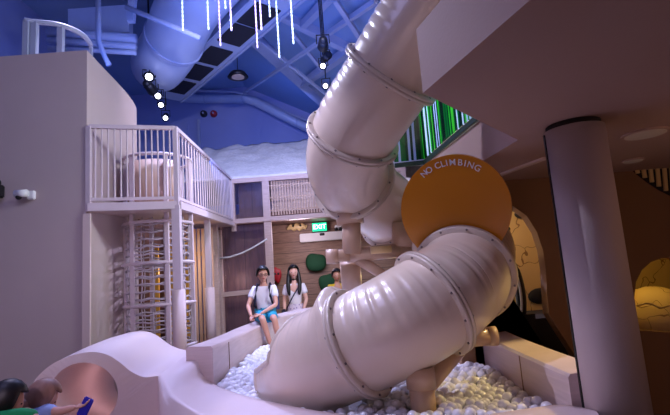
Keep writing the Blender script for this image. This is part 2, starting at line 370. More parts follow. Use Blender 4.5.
for a, c, n in ((K0, K1, 14), (K1, K2, 26)):
    for dz, nm, wd in ((RH_, 'top_rail', .05), (.05, 'bottom_rail', .035)):
        b = new(); bar(b, a+Vector((0, 0, dz)), c+Vector((0, 0, dz)), wd, wd); link(nm, b, 'pipewhite', t)
    for k in range(1, n):
        p = a.lerp(c, k/n); b = new(); cyl(b, p+Vector((0, 0, .03)), p+Vector((0, 0, RH_)), .011, n=8); link('baluster', b, 'pipewhite', t)
for p in (K0, K1, K2):
    b = new(); box(b, p+Vector((-.028, -.028, -.1)), p+Vector((.028, .028, RH_))); link('railing_post', b, 'pipewhite', t)
pA = P(178.5, 290, 6.0); pB = P(209.5, 288, 8.2); pC = P(216, 280, 9.7)
for p, r0, r1, zt, zw in ((pA, .05, .083, zd-.05, 1.50), (pB, .045, .085, zd+.05, 1.50)):
    q = Vector((p.x, p.y, 0)); 
    b = new(); box(b, (q.x-r0, q.y-r0, 0), (q.x+r0, q.y+r0, zt)); pst = link('post', b, 'pipewhite', t)
    b = new(); cyl(b, q, q+Vector((0, 0, zw)), r1, n=24); link('padded_wrap', b, 'postwrap', pst, True)
b = new(); box(b, (pC.x-.07, pC.y-.07, 0), (pC.x+.07, pC.y+.07, zd+.14)); link('post', b, 'birch', t)
# ------------------------------------------------------------ rope climbing cylinder under and through the balcony
TC = Vector((-2.56, 6.72, 0)); TR = .46
t = thing('climbing_tower', 'round rope net climbing tower standing under the balcony corner', 'climbing tower', TC)
def circ(c, r, z, n=40, a0=0, a1=2*PI): return [Vector((c.x+r*math.cos(a0+(a1-a0)*k/n), c.y+r*math.sin(a0+(a1-a0)*k/n), z)) for k in range(n)]
for z in (.75, 1.32, 1.88, 2.44, 3.38):
    b = new(); tube(b, circ(TC, TR+.01, z), .024, 8, True); link('hoop', b, 'pipewhite', t, True)
for k in range(6):
    a = -PI/2-.45+k*PI/3; p = TC+Vector((math.cos(a), math.sin(a), 0))*TR
    b = new(); bar(b, p, p+Vector((0, 0, 3.38)), .05, .05); link('upright', b, 'pipewhite', t)
z = .3
i = 0
while z < 2.5:
    b = new(); tube(b, [p+Vector((0, 0, .012*math.sin(j*1.7+i))) for j, p in enumerate(circ(TC, TR-.03, z, 36))], .0135, 6, True); link('rope_ring', b, 'rope', t, True)
    z += .10; i += 1
for k in range(18):
    a = k*2*PI/18; p = TC+Vector((math.cos(a), math.sin(a), 0))*(TR-.03)
    b = new(); tube(b, [p+Vector((.012*math.sin(j*2+k), .012*math.cos(j*2+k), .2+j*.23)) for j in range(11)], .009, 6); link('vertical_rope', b, 'rope', t, True)
b = new()
A = circ(TC, TR-.05, 2.7, 24, -PI*.98, -.55); grid(b, [A, [p+Vector((0, 0, .62)) for p in A]]); 
o = link('curved_panel', b, 'slat', t, True); sm = o.modifiers.new('s', 'SOLIDIFY'); sm.thickness = .03
for p, q in (((-2.42, 7.35, 1.35), (-2.3, 7.35, 2.3)), ((-2.62, 7.4, 1.5), (-2.5, 7.4, 2.3))):
    pass
t = thing('yellow_panel_board', 'yellow wooden board standing behind the rope climbing tower', 'panel', (-2.75, 8.2, 0))
for i in range(3):
    b = new(); box(b, (-3.3+i*.26, 8.2, 0), (-3.14+i*.26, 8.24, 2.3)); link('board', b, 'yellowwood', t)
t = thing('slat_fence', 'pinkish vertical slat fence between the climbing tower and padded post', 'fence', (-2.55, 8.9, 0))
b = new(); box(b, (-3.3, 8.92, .2), (-2.35, 8.95, .28)); link('rail', b, 'slat', t)
b = new(); box(b, (-3.3, 8.92, 2.1), (-2.35, 8.95, 2.18)); link('rail', b, 'slat', t)
for i in range(12):
    x = -3.3+i*.08; b = new(); box(b, (x, 8.89, 0), (x+.055, 8.92, 2.62)); link('slat', b, 'slat', t)
# ------------------------------------------------------------ timber facade with windows
FY = 10.5
t = thing('timber_facade', 'pale timber frame with upper windows below the white rock roof', 'facade', (-1, FY, 0))
def fx(px, py): return P(px, py, FY).x
def fz(px, py): return P(px, py, FY).z
xL, xM, xR = fx(232, 200), fx(266.5, 200), 1.6
zt_, zm = fz(266, 178), fz(266, 219.5)
for n_, a, c, wd in (('beam', (xL-.05, FY, zt_-.03), (xR, FY, zt_-.03), .12), ('beam', (xL-.05, FY, zm), (xR, FY, zm), .17),
                    ('post', (xL+.02, FY, 2.7), (xL+.02, FY, zt_), .09), ('post', (xM, FY, 0), (xM, FY, zt_), .16),
                    ('post', (fx(216, 280)+.1, FY, 0), (fx(216, 280)+.1, FY, 2.75), .12), ('post', (xR, FY, 0), (xR, FY, zt_), .12),
                    ('rail', (xL-.3, FY, fz(245, 293)), (xM, FY, fz(245, 293)+.03), .07)):
    b = new(); bar(b, a, c, wd, .1); link(n_, b, 'birch', t)
b = new(); box(b, (xL+.08, FY+.35, zm), (xM-.07, FY+.4, zt_)); o = struct('wall_upper_room', b, 'ply')
b = new(); box(b, (xL+.06, FY-.01, zm+.08), (xM-.08, FY+.0, zt_-.08)); struct('window_1', b, 'pane')
b = new(); box(b, (xL-.25, FY+.0, .2), (xM-.08, FY+.01, zm-.08)); struct('window_2', b, 'pane')
b = new(); box(b, (xL-.5, FY+.55, 0), (xM-.02, FY+.6, zm)); struct('wall_lower_room', b, 'ply')
t = thing('slatted_screen', 'pale slatted screen panel in the upper facade left of the slide', 'screen', (-.5, FY, zm))
x = xM+.12
while x < xR-.08:
    b = new(); box(b, (x, FY-.02, zm+.08), (x+.032, FY+.01, zt_-.09)); link('slat', b, 'slat', t); x += .062
for z in (zm+.18, (zm+zt_)/2, zt_-.2):
    b = new(); box(b, (xM+.08, FY+.01, z), (xR-.06, FY+.03, z+.03)); link('rail', b, 'slat', t)
b = new(); box(b, (xM+.08, FY+.2, zm), (xR-.06, FY+.23, zt_)); struct('wall_screen_backing', b, 'plaster2')
b = new(); tube(b, [P(x, y, FY-.08) for x, y in [(218, 258.5), (230, 257), (242, 253), (254, 247), (267, 239)]], .018, 8)
tag(link('sagging_white_cable', b, 'white', None, True), 'white sagging cable across the lower left window', 'cable')
# rock-like roof
b = new(); rows = []
for j in range(26):
    f = j/25; r = []
    for i in range(60):
        u = i/59; x = -3.6+u*6.2
        z = zt_+.05+f*1.55+(.12*noise.noise((x*1.4, f*2.2, 3))+.09*noise.noise((x*3.2, f*7, 1)))*(.15+f)
        r.append((x, FY-.04+f*2.6, z))
    rows.append(r)
rows.append([(p[0], FY+2.7, zt_-.1) for p in rows[-1]])
grid(b, rows); o = tag(link('rock_roof', b, 'rock', None, True), 'white crumpled rock-like mound on top of the timber facade', 'roof')
sm = o.modifiers.new('s', 'SOLIDIFY'); sm.thickness = .04
# ------------------------------------------------------------ back wall fittings
def exit_sign():
    c = P(319.5, 227, 12.3); t = thing('exit_sign', 'green lit exit sign on the wooden rear wall', 'sign', c-Vector((0, 0, .1)))
    b = new(); box(b, c+Vector((-.20, -.02, -.12)), c+Vector((.20, .17, .12)), .01); link('casing', b, 'black', t)
    b = new(); box(b, c+Vector((-.19, -.026, -.11)), c+Vector((.19, -.02, .11))); link('face', b, 'exit', t)
    b = new(); text_bm(b, 'EXIT', .17, Matrix.Translation(c+Vector((0, -.032, 0))) @ Matrix.Rotation(PI/2, 4, 'X')); link('lettering', b, 'exitw', t)
exit_sign()
a = P(321, 236.5, 12.3)
t = thing('white_header_box', 'long white box cover under the exit sign', 'cover', a-Vector((0, 0, .1)))
b = new(); box(b, a+Vector((-.56, 0, -.11)), a+Vector((.62, .19, .11)), .015); link('body', b, 'white', t)
b = new(); box(b, a+Vector((-.03, -.02, .02)), a+Vector((.10, .0, .09)), .01); link('sensor', b, 'black', t)
for (x, y, nm, lab, m, sc) in ((297, 227, 'dinosaur_skull_ornament', 'pale dinosaur skull like ornament left of the exit sign', 'cream', (.28, .07, .09)),
                            (277, 275, 'red_wall_mask', 'small red oval wall ornament beside the woman in white', 'red', (.12, .05, .2))):
    c = P(x, y, 12.38); t = thing(nm, lab, 'ornament', c)
    b = new(); vs = sph(b, c, 1, 10, sc)
    for v in vs: v.co += Vector((0, 0, .03*math.sin(v.co.x*40)))
    link('body', b, m, t, True)
    for s in (-1, 1):
        b = new(); sph(b, c+Vector((s*sc[0]*.35, -sc[1]*.9, .03)), .03, 6); link('eye_socket', b, 'black', t, True)
c = P(338, 227, 12.3)
t = thing('emergency_lamp', 'small black and white emergency lamp right of the exit sign', 'lamp', c)
b = new(); box(b, c+Vector((-.09, 0, -.06)), c+Vector((.09, .19, .06)), .02); link('body', b, 'white', t)
b = new(); sph(b, c+Vector((-.05, -.03, -.06)), .05, 8); link('lamp_head', b, 'black', t, True)
b = new(); sph(b, c+Vector((.06, -.03, -.06)), .05, 8); link('lamp_head', b, 'black', t, True)
# green leaf-like cushions (flat discs with a notch) on the rear wall
def leaf(px, py, Y, rx, rz, lab, rot=0):
    c = P(px, py, Y); b = new(); n = 28; fr = []; bk = []
    for k in range(n):
        a = 2*PI*k/n; r = 1-.18*max(0, math.cos(a-PI*.4))**6
        x = rx*r*math.cos(a); z = rz*r*math.sin(a)*(1+.12*math.cos(2*a)); x, z = x*math.cos(rot)-z*math.sin(rot), x*math.sin(rot)+z*math.cos(rot)
        fr.append(c+Vector((x, 0, z)))
    rings = [[c+(p-c)*s+Vector((0, dy, 0)) for p in fr] for s, dy in ((.85, .07), (1, .03), (1, -.01), (.8, -.06), (.4, -.08))]
    V = [[b.verts.new(p) for p in r] for r in rings]
    for i in range(4):
        for k in range(n): b.faces.new((V[i][k], V[i][(k+1) % n], V[i+1][(k+1) % n], V[i+1][k]))
    b.faces.new(V[0][::-1]); b.faces.new(V[-1])
    t = thing('green_leaf_cushion', lab, 'cushion', (c.x, c.y, 0)); link('cushion', b, 'green', t, True)
    b = new(); cyl(b, (c.x, c.y+.02, c.z), (c.x, c.y+.12, c.z), .05, n=10); link('wall_mount', b, 'green', t)
leaf(316, 262, 12.38, .27, .28, 'dark green leaf-shaped cushion, upper one left of the beige pipe')
leaf(329, 284, 12.38, .25, .34, 'dark green leaf-shaped cushion beside the child in yellow', .4)
# back wall blue details
t = thing('ceiling_duct_pipe', 'blue-lit round duct following the back wall and bending down to the right', 'duct', P(245, 98, 15.6))
b = new(); tube(b, [P(x, y, 15.6) for x, y in [(168, 84), (174, 92), (182, 98), (200, 99), (246, 99), (256, 102), (285, 117), (330, 139)]], .15, 12); link('duct', b, 'duct', t, True)
for x, y in ((205, 99), (243, 99), (297, 123)):
    b = new(); c = P(x, y, 15.6); sph(b, c, .17, 8, (.35, 1, 1)); link('clamp', b, 'steel', t, True)
b = new(); tube(b, [P(x, y, 15.7) for x, y in [(178, 88), (205, 91), (235, 92), (250, 96), (285, 112), (325, 128)]], .045, 8)
tag(link('conduit_pipe', b, 'steel', None, True), 'thin blue conduit pipe running above the bent round duct', 'pipe')
for x, lab in ((203.5, 'small dark alarm bell on the blue back wall, left one'), (213.5, 'small red alarm bell on the blue back wall, right one')):
    c = P(x, 113.5, 15.95); t = thing('alarm_bell', lab, 'alarm')
    WL[t.name] = c; t.location = c
    b = new(); cyl(b, c+Vector((0, .05, 0)), c+Vector((0, -.06, 0)), .13, .10, 20); link('bell', b, 'red' if x > 205 else 'black', t, True)
    b = new(); cyl(b, c+Vector((.0, -.06, 0)), c+Vector((0, -.1, 0)), .03, n=10); link('hub', b, 'steel', t)
d = [P(x, y, 15.98) for x, y in [(138, 125), (199, 123), (198, 175)]]
b = new(); box(b, (d[0].x, 15.93, d[2].z), (d[1].x-.4, 16.0, d[1].z)); struct('door_1', b, 'bluewall')
b = new(); bar(b, (d[1].x, 15.95, d[2].z), (d[1].x, 15.95, d[1].z+.1), .08, .08); struct('trim_3', b, 'steel')
# ------------------------------------------------------------ overhead steel
BM = [((235, 19), (330, 106), .30, .12, 'wide blue roof beam running down to the right behind the slide'),
      ((272, 10), (352, 50), .19, .10, 'bright blue roof beam above the right spotlight cluster'),
      ((303, 25), (330, -3), .14, .16, 'short blue brace rising from the bright beam'),
      ((303, 84), (352, 48), .17, .2, 'blue cross brace behind the spotlight cluster'),
      ((329, 33), (376, 1), .09, .2, 'slender blue brace near the top of the slide'),
      ((335, 0), (360, 38), .09, .25, 'slender blue brace crossing near the slide top'),
      ((294, 34), (321, 68), .08, .3, 'thin blue strut left of the spotlight cluster'),
      ((259, 40), (328, 96), .06, .5, 'thin blue rod running beside the wide roof beam'),
      ((244, 93), (320, 42), .07, .55, 'thin pale diagonal rod hanging above the back wall')]
for (p, q, wd, off, lab) in BM:
    b = new(); A = PC(*p, off); C_ = PC(*q, off); bar(b, A, C_, wd, wd*1.1)
    tag(link('roof_beam', b, 'steel'), lab, 'beam', 'roof steelwork')
# vent duct
t = thing('ventilation_duct', 'long blue rectangular duct with black grilles crossing the ceiling', 'duct', PZ(195, 72, 7.0))
dA = PZ(172, 94, 7.0); dB = PZ(300, -22, 7.0); dd = (dB-dA).normalized(); sd = dd.cross(Vector((0, 0, 1))).normalized()
L = (dB-dA).length
def ductbox(b, s0, s1, a0, a1, z0, z1):
    vs = [b.verts.new(dA+dd*s+sd*a+Vector((0, 0, z))) for s in (s0, s1) for a in (a0, a1) for z in (z0, z1)]
    for f in ((0, 1, 3, 2), (4, 6, 7, 5), (0, 4, 5, 1), (2, 3, 7, 6), (0, 2, 6, 4), (1, 5, 7, 3)): b.faces.new([vs[k] for k in f])
b = new(); ductbox(b, -.4, L+2, -.42, .42, 0, .7); link('casing', b, 'duct', t)
b = new(); ductbox(b, -.4, L+2, -.46, -.40, -.05, .1); link('flange', b, 'steel', t)
b = new(); ductbox(b, -.4, L+2, .40, .46, -.05, .1); link('flange', b, 'steel', t)
for (x, y) in ((177.5, 86), (194.6, 71.5), (213, 55.5), (238, 35), (259, 16)):
    s = (PZ(x, y, 7.0)-dA).dot(dd); hl = .42
    b = new(); ductbox(b, s-hl, s+hl, -.28, .28, -.03, .0); gr = link('grille', b, 'grille', t)
b = new()
for p in (dA+dd*1.0, dA+dd*(L*.7)): cyl(b, p+Vector((0, 0, .7)), Vector((p.x, p.y, ceilz(p.x)+.02)), .03, n=8)
link('hanger', b, 'steel', t)
# big round duct at left
t = thing('round_air_duct', 'large pale round air duct curving down at the left of the ceiling', 'duct', PZ(175, 30, 6.6))
ax = [PZ(240, -60, 7.2), PZ(190, 5, 7.1), PZ(174, 40, 6.9), PZ(163, 58, 6.75), PZ(158, 66, 6.9)]
b = new(); tube(b, resample(ax, 24), .62, 28); link('duct', b, 'duct', t, True)
b = new(); p = ax[2]; dr = (ax[3]-ax[1]).normalized(); cyl(b, p-dr*.05, p+dr*.05, .65, n=32); link('joint_band', b, 'steel', t)
b = new(); cyl(b, ax[1], Vector((ax[1].x, ax[1].y, ceilz(ax[1].x)+.02)), .03, n=8); link('hanger', b, 'steel', t)
# left overhead boxes, pipes and gallery rail
b = new(); A = P(68, 9, 9.2); C_ = P(129, 36, 9.2); box(b, (A.x, 9.2, C_.z+.1), (C_.x, 9.4, A.z)); 
tag(link('ceiling_panel', b, 'duct'), 'pale blue box panel hung under the ceiling at upper left', 'panel')
for y0, y1, r, lab in ((32, 39, .10, 'upper horizontal blue pipe under the ceiling panel'), (40, 47, .07, 'middle horizontal blue pipe under the ceiling panel'), (48, 53, .05, 'lowest thin blue pipe under the ceiling panel')):
    b = new(); tube(b, [P(48, y0, 9.0), P(136, y1, 9.0)], r, 12); tag(link('overhead_pipe', b, 'steel', None, True), lab, 'pipe', 'pipes at upper left')
b = new(); tube(b, [P(98, -6, 7.8), P(98.5, 42, 7.8), P(109, 65, 7.8)], .05, 8); tag(link('drop_pipe', b, 'steel', None, True), 'vertical blue pipe bending at its lower end above the left wall', 'pipe')
b = new(); tube(b, [P(126, 7, 8), P(200, 38, 8)], .05, 8); tag(link('slanting_rod', b, 'steel', None, True), 'pale slanting rod in front of the round air duct', 'rod')
b = new(); bar(b, P(133, -4, 8.3), P(131, 22, 8.3), .12, .12); tag(link('hanging_bracket', b, 'steel'), 'blue bracket hanging beside the round air duct', 'bracket')
t = thing('gallery_rail', 'blue curved safety rail standing on top of the left wall', 'railing', (-3.9, 6.6, WZ))
b = new(); tube(b, resample([Vector(PZ(x, y, WZ+.50)) for x, y in [(24, 20), (36, 22), (55, 24), (72, 29), (84, 36), (91, 45)]], 20), .035, 8); link('top_rail', b, 'steel', t, True)
for x, y in ((27, 21), (35, 22), (61, 26), (91, 45)):
    p = PZ(x, y, WZ+.5); b = new(); bar(b, (p.x, p.y, WZ-.3), p, .07 if x != 91 else .04); link('post', b, 'steel', t)
# hanging light tubes
for i, (x, y0, y1, m) in enumerate([(183, -8, 31, 'tubeW'), (208.5, -8, 30, 'tubeW'), (220.5, -8, 46, 'tubeV'), (225.5, -8, 9, 'tubeW'), (231.5, -8, 31, 'tubeV'), (257.5, -8, 48, 'tubeV'),
                                   (261.5, -8, 30, 'tubeV'), (270, -8, 17, 'tubeW'), (279.5, -8, 58, 'tubeW'), (293.5, -8, 44, 'tubeW')]):
    Y = 7.2+.25*(i % 3); p = P(x, y1, Y); top = P(x-(y1-y0)*.03, y0, Y); top = Vector((p.x, p.y, top.z+.3)); N = 26
    pl = ['first', 'second', 'third', 'fourth', 'fifth', 'sixth', 'seventh', 'eighth', 'ninth', 'tenth'][i]
    t = thing('hanging_light_tube', '%s from the left of the hanging glowing %s light tubes' % (pl, 'white' if m == 'tubeW' else 'violet'), 'light', p, 'hanging light tubes')
    b = new(); n_ = max(4, int((top.z-p.z)/.075))
    for k in range(n_):
        cyl(b, p+(top-p)*((k+.12)/n_), p+(top-p)*((k+.82)/n_), .013, n=8)
    link('light_segments', b, m, t, True)
    b = new(); cyl(b, p, Vector((p.x, p.y, ceilz(p.x)+.03)), .009, n=6); link('cord', b, 'white', t)
# spotlights
def spot(px, py, Y, aim, lab, lit=True, r=.09, top=None, bias=0):
    c = P(px, py, Y); d = (Vector(aim)-c).normalized()
    t = thing('stage_spotlight', lab, 'spotlight', c, 'stage spotlights')
    b = new(); cyl(b, c-d*.28, c, r*.75, r, 18); sph(b, c-d*.28, r*.75, 8); link('housing', b, 'black', t, True)
    b = new(); cyl(b, c, c+d*.012, r*.62, n=18); link('lens', b, 'lens' if lit else 'grille', t)
    s = d.cross(Vector((0, 0, 1))).normalized(); m_ = c-d*.14
    b = new(); tube(b, [m_+s*(r+.01), m_+s*(r+.01)+Vector((0, 0, .16)), m_-s*(r+.01)+Vector((0, 0, .16)), m_-s*(r+.01)], .012, 6); link('yoke', b, 'black', t)
    b = new(); cyl(b, m_+Vector((0, 0, .16)), Vector((m_.x, m_.y, top or ceilz(m_.x)+.02)), .012, n=6); link('drop_rod', b, 'black', t)
spot(149, 77, 9.6, (0, 0, 1.6), 'bright stage spotlight above the balcony railing, highest of the left cluster', r=.12)
spot(158, 96, 10, (-.8, 0, 2), 'stage spotlight just below the bright one in the left cluster', r=.1)
spot(161, 105, 10.6, (-1.6, 0, 2), 'stage spotlight third from top in the left cluster', r=.09)
spot(165.5, 118, 11.2, (-1.6, 3, 0), 'lowest stage spotlight of the left cluster', r=.09)
spot(153, 91, 9.8, (-3, 20, 4), 'unlit black stage spotlight facing away in the left cluster', False, .12)
spot(323, 66, 8.0, (-.5, 0, 2), 'lit stage spotlight hanging left of the slide, upper of the right cluster', r=.07)
spot(325.5, 86, 8.4, (-.9, 0, 2.2), 'lit stage spotlight hanging left of the slide, lower of the right cluster', r=.07)
spot(323, 47, 7.8, (-.3, 14, 6), 'unlit black stage spotlight at top of the right cluster', False, .10)
spot(328, 55, 8.0, (1.5, 4, 5), 'unlit black stage spotlight in the middle of the right cluster', False, .08)
c = P(238, 77, 12.0); t = thing('round_ceiling_lamp', 'round black-rimmed pendant lamp in front of the blue back wall', 'lamp', c)
b = new(); cyl(b, c, c+Vector((0, 0, .12)), .28, .2, 28); link('housing', b, 'black', t, True)
b = new(); cyl(b, c-Vector((0, 0, .012)), c, .17, n=24); link('lens', b, 'dlens', t)
b = new(); cyl(b, c+Vector((0, 0, .12)), Vector((c.x, c.y, ceilz(c.x)+.02)), .01, n=6); link('cord', b, 'black', t)
# ------------------------------------------------------------ security cameras on the left wall
c = P(28, 196, WY0-.02); c = Vector((c.x, WY0, c.z))
t = thing('white_security_camera', 'small white security camera on the left wall', 'camera', c)
b = new(); box(b, c+Vector((.0, -.05, -.05)), c+Vector((.09, 0, .06)), .01); link('mount', b, 'white', t)
b = new(); cyl(b, c+Vector((-.10, -.10, .02)), c+Vector((.04, -.10, .02)), .045, n=18); link('body', b, 'white', t, True)
b = new(); sph(b, c+Vector((-.06, -.10, -.02)), .036, 8); link('lens', b, 'black', t, True)
c = P(-1, 190, WY0); c = Vector((c.x, WY0, c.z))
t = thing('black_security_camera', 'small black security camera at the left edge of the wall', 'camera', c)
b = new(); box(b, c+Vector((-.08, -.12, -.11)), c+Vector((.08, 0, .05)), .015); link('body', b, 'black', t)
b = new(); sph(b, c+Vector((.02, -.09, .07)), .06, 8); link('dome', b, 'black', t, True)
# ------------------------------------------------------------ green glass balustrade and slab lights
zg = ZT
t = thing('green_balustrade', 'green bamboo-striped glass balustrade with dark green frame on the upper floor edge', 'balustrade', (G1.x, G1.y, zg))
e0 = Vector((B1.x-.02, B1.y+.02, zg)); e1 = Vector((G1.x, G1.y, zg)); e2 = Vector((P(395, 169, G1.y+.05).x, G1.y+.05, zg)); 
for a, c in ((e0, e1), (e1, e2)):
    b = new(); bar(b, a+Vector((0, 0, .03)), c+Vector((0, 0, .03)), .03, .05); link('base_channel', b, 'gframe', t)
    b = new(); bar(b, a+Vector((0, 0, .62)), c+Vector((0, 0, .62)), .012, 1.1, Vector((0, 0, 1))); link('striped_glass', b, 'stripe', t)
    b = new(); bar(b, a+Vector((0, 0, 1.18)), c+Vector((0, 0, 1.18)), .05, .05); link('handrail', b, 'gframe', t)
for i, (x, y, r, lab) in enumerate(((645, 133, .15, 'oval flush downlight in the pink slab right of the column'), (633, 160, .09, 'small faint downlight near the back wall under the slab'), (597, 138, .035, 'tiny ceiling spot beside the column top'))):
    c = PZ(x, y, ZS); t = thing('slab_downlight', lab, 'lamp', c)
    b = new(); cyl(b, c-Vector((0, 0, .012)), c, r, n=28); link('trim_ring', b, 'slab', t)
    b = new(); cyl(b, c-Vector((0, 0, .016)), c-Vector((0, 0, .012)), r*.86, n=28); link('lens', b, 'dlens', t)
b = new(); bar(b, PZ(500, 175, ZS-.01), PZ(546, 158, ZS-.01), .05, .02); struct('trim_4', b, 'plaster2')
t = thing('slatted_opening', 'dark slatted vent with pale bars high on the far right wall', 'vent', (X_(650, 185), WR-.02, Z_(650, 195)))
b = new(); pts = [Vector((x, WR-.012, z)) for x, z in h3]; lo = [b.verts.new(p) for p in pts]; b.faces.new(lo)
gg = bmesh.ops.extrude_face_region(b, geom=b.faces[:]); bmesh.ops.translate(b, vec=(0, .02, 0), verts=[e for e in gg['geom'] if isinstance(e, bmesh.types.BMVert)])
link('backing', b, 'dark', t)
for k in range(7):
    px = 636+k*7; yb = 171+(px-632)*.62; ya = 167-(px-632)*.08
    b = new(); bar(b, P(px, ya, WR-.03), P(px+2, yb, WR-.03), .035, .02); link('slat', b, 'cream', t)
# column
cb = P(614, 392, 2.9); cr_ = .178
t = thing('round_column', 'thick pink-beige round column under the slab at right', 'column', (cb.x, cb.y, 0))
b = new(); cyl(b, (cb.x, cb.y, 0), (cb.x, cb.y, ZS-.035), cr_, n=56); link('shaft', b, 'plaster', t, True)
b = new(); cyl(b, (cb.x, cb.y, ZS-.035), (cb.x, cb.y, ZS), cr_*.9, n=40); link('shadow_gap', b, 'dark', t, True)
d = Vector((-.985, .12, 0)).normalized()*cr_
b = new(); bar(b, Vector((cb.x, cb.y, .1))+d, Vector((cb.x, cb.y, ZS-.05))+d, .016, .016); link('seam_strip', b, 'black', t)
# rocks seen through the openings, striped arc
c = P(660, 318, 5.25)
t = thing('yellow_boulder', 'yellow-lit boulder with a crack line inside the right arched niche', 'boulder', (c.x, c.y, 0))
b = new(); box(b, (c.x-.5, c.y-.15, 0), (c.x+.5, c.y+.4, c.z-.25)); link('plinth', b, 'tan', t)
b = new(); vs = sph(b, c, .42, 14, (1, .7, .75))
for v in vs: v.co += .05*noise.noise_vector(v.co*3)
link('body', b, 'doodle', t, True)
b = new(); tube(b, [P(x, y, 4.95) for x, y in [(637, 306), (645, 303), (652, 304), (660, 308), (672, 305)]], .012, 6); link('crack_moulding', b, 'cream', t, True)
b = new(); tube(b, resample([P(x, y, 5.0) for x, y in [(509, 262), (515, 272), (519, 286), (521, 300), (521, 314)]], 14), .055, 10)
tg = thing('black_striped_arc', 'black curved bumper with a white stripe in the cave opening', 'bumper', P(521, 314, 5.0)); link('bumper', b, 'black', tg, True)
b = new(); tube(b, resample([P(x, y, 4.94) for x, y in [(509.5, 262), (515.5, 272), (519.5, 286), (521.5, 300), (521.5, 312)]], 14), .013, 6); link('stripe', b, 'white', tg, True)
c = P(521, 325, 5.0); b = new(); box(b, (c.x-.12, 4.9, 0), (c.x+.12, 5.1, P(521, 314, 5).z)); link('base', b, 'dark', tg)
for (x, y, r) in ((510, 207, .05), (522, 214, .06), (506, 229, .035), (541, 296, .10)):
    c = P(x, y, 5.93); b = new(); sph(b, c, r*1.25, 8, (1.3, .3, .8)); tag(link('dark_wall_patch', b, 'grille', None, True), {510: 'dark painted spot at the top edge of the cave opening', 522: 'larger dark painted spot near the top of the cave opening', 506: 'small dark spot right of the orange disc', 541: 'dark pocket low at the right edge of the cave opening'}[x], 'wall spot')
# ------------------------------------------------------------ sculpted tunnel
def wl(pts, Ya, Yb):
    x0, x1 = pts[0][0], pts[-1][0]; return [P(x, y, Ya+(Yb-Ya)*(x-x0)/(x1-x0)) for x, y in pts]
front = wl([(24, 404), (30, 388), (40, 374), (55, 362.5), (75, 354.5), (93, 352), (108, 355), (120, 362.5), (131, 371.5), (144, 377), (158, 376)], 3.35, 3.95)
back = wl([(66, 392), (72, 378), (82, 362), (95, 349), (113, 338), (131, 332), (145, 331), (157, 335.5), (168, 343.5), (180, 349), (193, 350)], 5.15, 5.4)
N = 44; Fp = resample(front, N); Bp = resample(back, N)
t = thing('sculpted_tunnel', 'lavender-lit wave-shaped crawl tunnel with a round opening at lower left', 'tunnel', (-2, 4.3, 0))
b = new(); rows = []
for j in range(15):
    f = j/14; rows.append([Fp[i].lerp(Bp[i], f)+Vector((0, 0, .02*math.sin(PI*f)*(1-(i/(N-1))**3))) for i in range(N)])
grid(b, rows); top = link('wave_top', b, 'soft', t, True)
# front face with hole
fd = (Fp[-1]-Fp[0]); fd.z = 0; fdn = fd.normalized(); fl = fd.length; nrm = Vector((fdn.y, -fdn.x, 0))
hole = []
for k in range(36):
    a = 2*PI*k/36; x = 84+34*math.cos(a); y = 394-31.5*math.sin(a)
    if y > 415: y = 415+(y-415)*.6
    d = ray(x, y); n2 = Vector((-fdn.y, fdn.x, 0)); tt = (Fp[0]-CAM).dot(n2)/d.dot(n2); hole.append(CAM+d*tt)
def loopedges(b, pts):
    vs = [b.verts.new(p) for p in pts]; return vs, [b.edges.new((vs[i], vs[(i+1) % len(vs)])) for i in range(len(vs))]
b = new(); o1, e1_ = loopedges(b, [Vector((Fp[0].x, Fp[0].y, 0))]+Fp+[Vector((Fp[-1].x, Fp[-1].y, 0))]); o2, e2_ = loopedges(b, hole)
bmesh.ops.triangle_fill(b, edges=e1_+e2_, use_beauty=True); link('front_face', b, 'soft', t)
hb = [Vector((-2.19+.35*math.cos(2*PI*k/36), 5.3, .60+.33*math.sin(2*PI*k/36))) for k in range(36)]
b = new(); rows = []
for j in range(9):
    f = j/8; rows.append([hole[k % 36].lerp(hb[k % 36], f) for k in range(37)])
for r in rows:
    for p in r: p.z = max(p.z, .03)
grid(b, rows); bmesh.ops.remove_doubles(b, verts=b.verts[:], dist=1e-5); link('bore', b, 'soft', t, True)
b = new(); o1, e1_ = loopedges(b, [Vector((Bp[0].x, Bp[0].y+.0, 0))]+Bp+[Vector((Bp[-1].x, Bp[-1].y, 0))])
o2, e2_ = loopedges(b, [Vector((p.x, Bp[0].y+(Bp[-1].y-Bp[0].y)*(p.x-Bp[0].x)/(Bp[-1].x-Bp[0].x), max(p.z, .03))) for p in hb]); bmesh.ops.triangle_fill(b, edges=e1_+e2_, use_beauty=True); link('rear_face', b, 'soft', t)
b = new(); grid(b, [[Fp[0].lerp(Bp[0], j/6) for j in range(7)], [Vector((p.x, p.y, 0)) for p in [Fp[0].lerp(Bp[0], j/6) for j in range(7)]]]); link('side_face', b, 'soft', t)
# ------------------------------------------------------------ ball pit
t = thing('ball_pit', 'beige-walled ball pit with a sculpted lavender front edge', 'ball pit', (0, 5, 0))
I_ = [P(193, 350, 5.4), P(205, 352, 4.9), PZ(209, 368, .70), PZ(212, 381, .63), PZ(235, 391, .63), PZ(275, 401, .63), PZ(330, 410.5, .63), PZ(400, 416, .63), PZ(470, 414, .63), PZ(530, 406, .64), PZ(562, 402.5, .65), PZ(596, 408, .66)]
O_ = [P(158, 376, 3.95), PZ(161, 384, .79), PZ(168, 395, .77), PZ(180, 404, .75), PZ(197, 414, .72), PZ(235, 432, .68), PZ(300, 455, .66), PZ(380, 470, .65), PZ(455, 470, .65), PZ(530, 455, .65), PZ(575, 440, .65), PZ(610, 432, .66)]
NI = 50; Ir = resample(I_, NI); Or = resample(O_, NI)
b = new(); rows = []
for j in range(11):
    f = j/10; rows.append([Or[i].lerp(Ir[i], f)+Vector((0, 0, min(1, i/9)*(-.025*math.sin(PI*f)+(-.012*max(0, f-.85)/.15)))) for i in range(NI)])
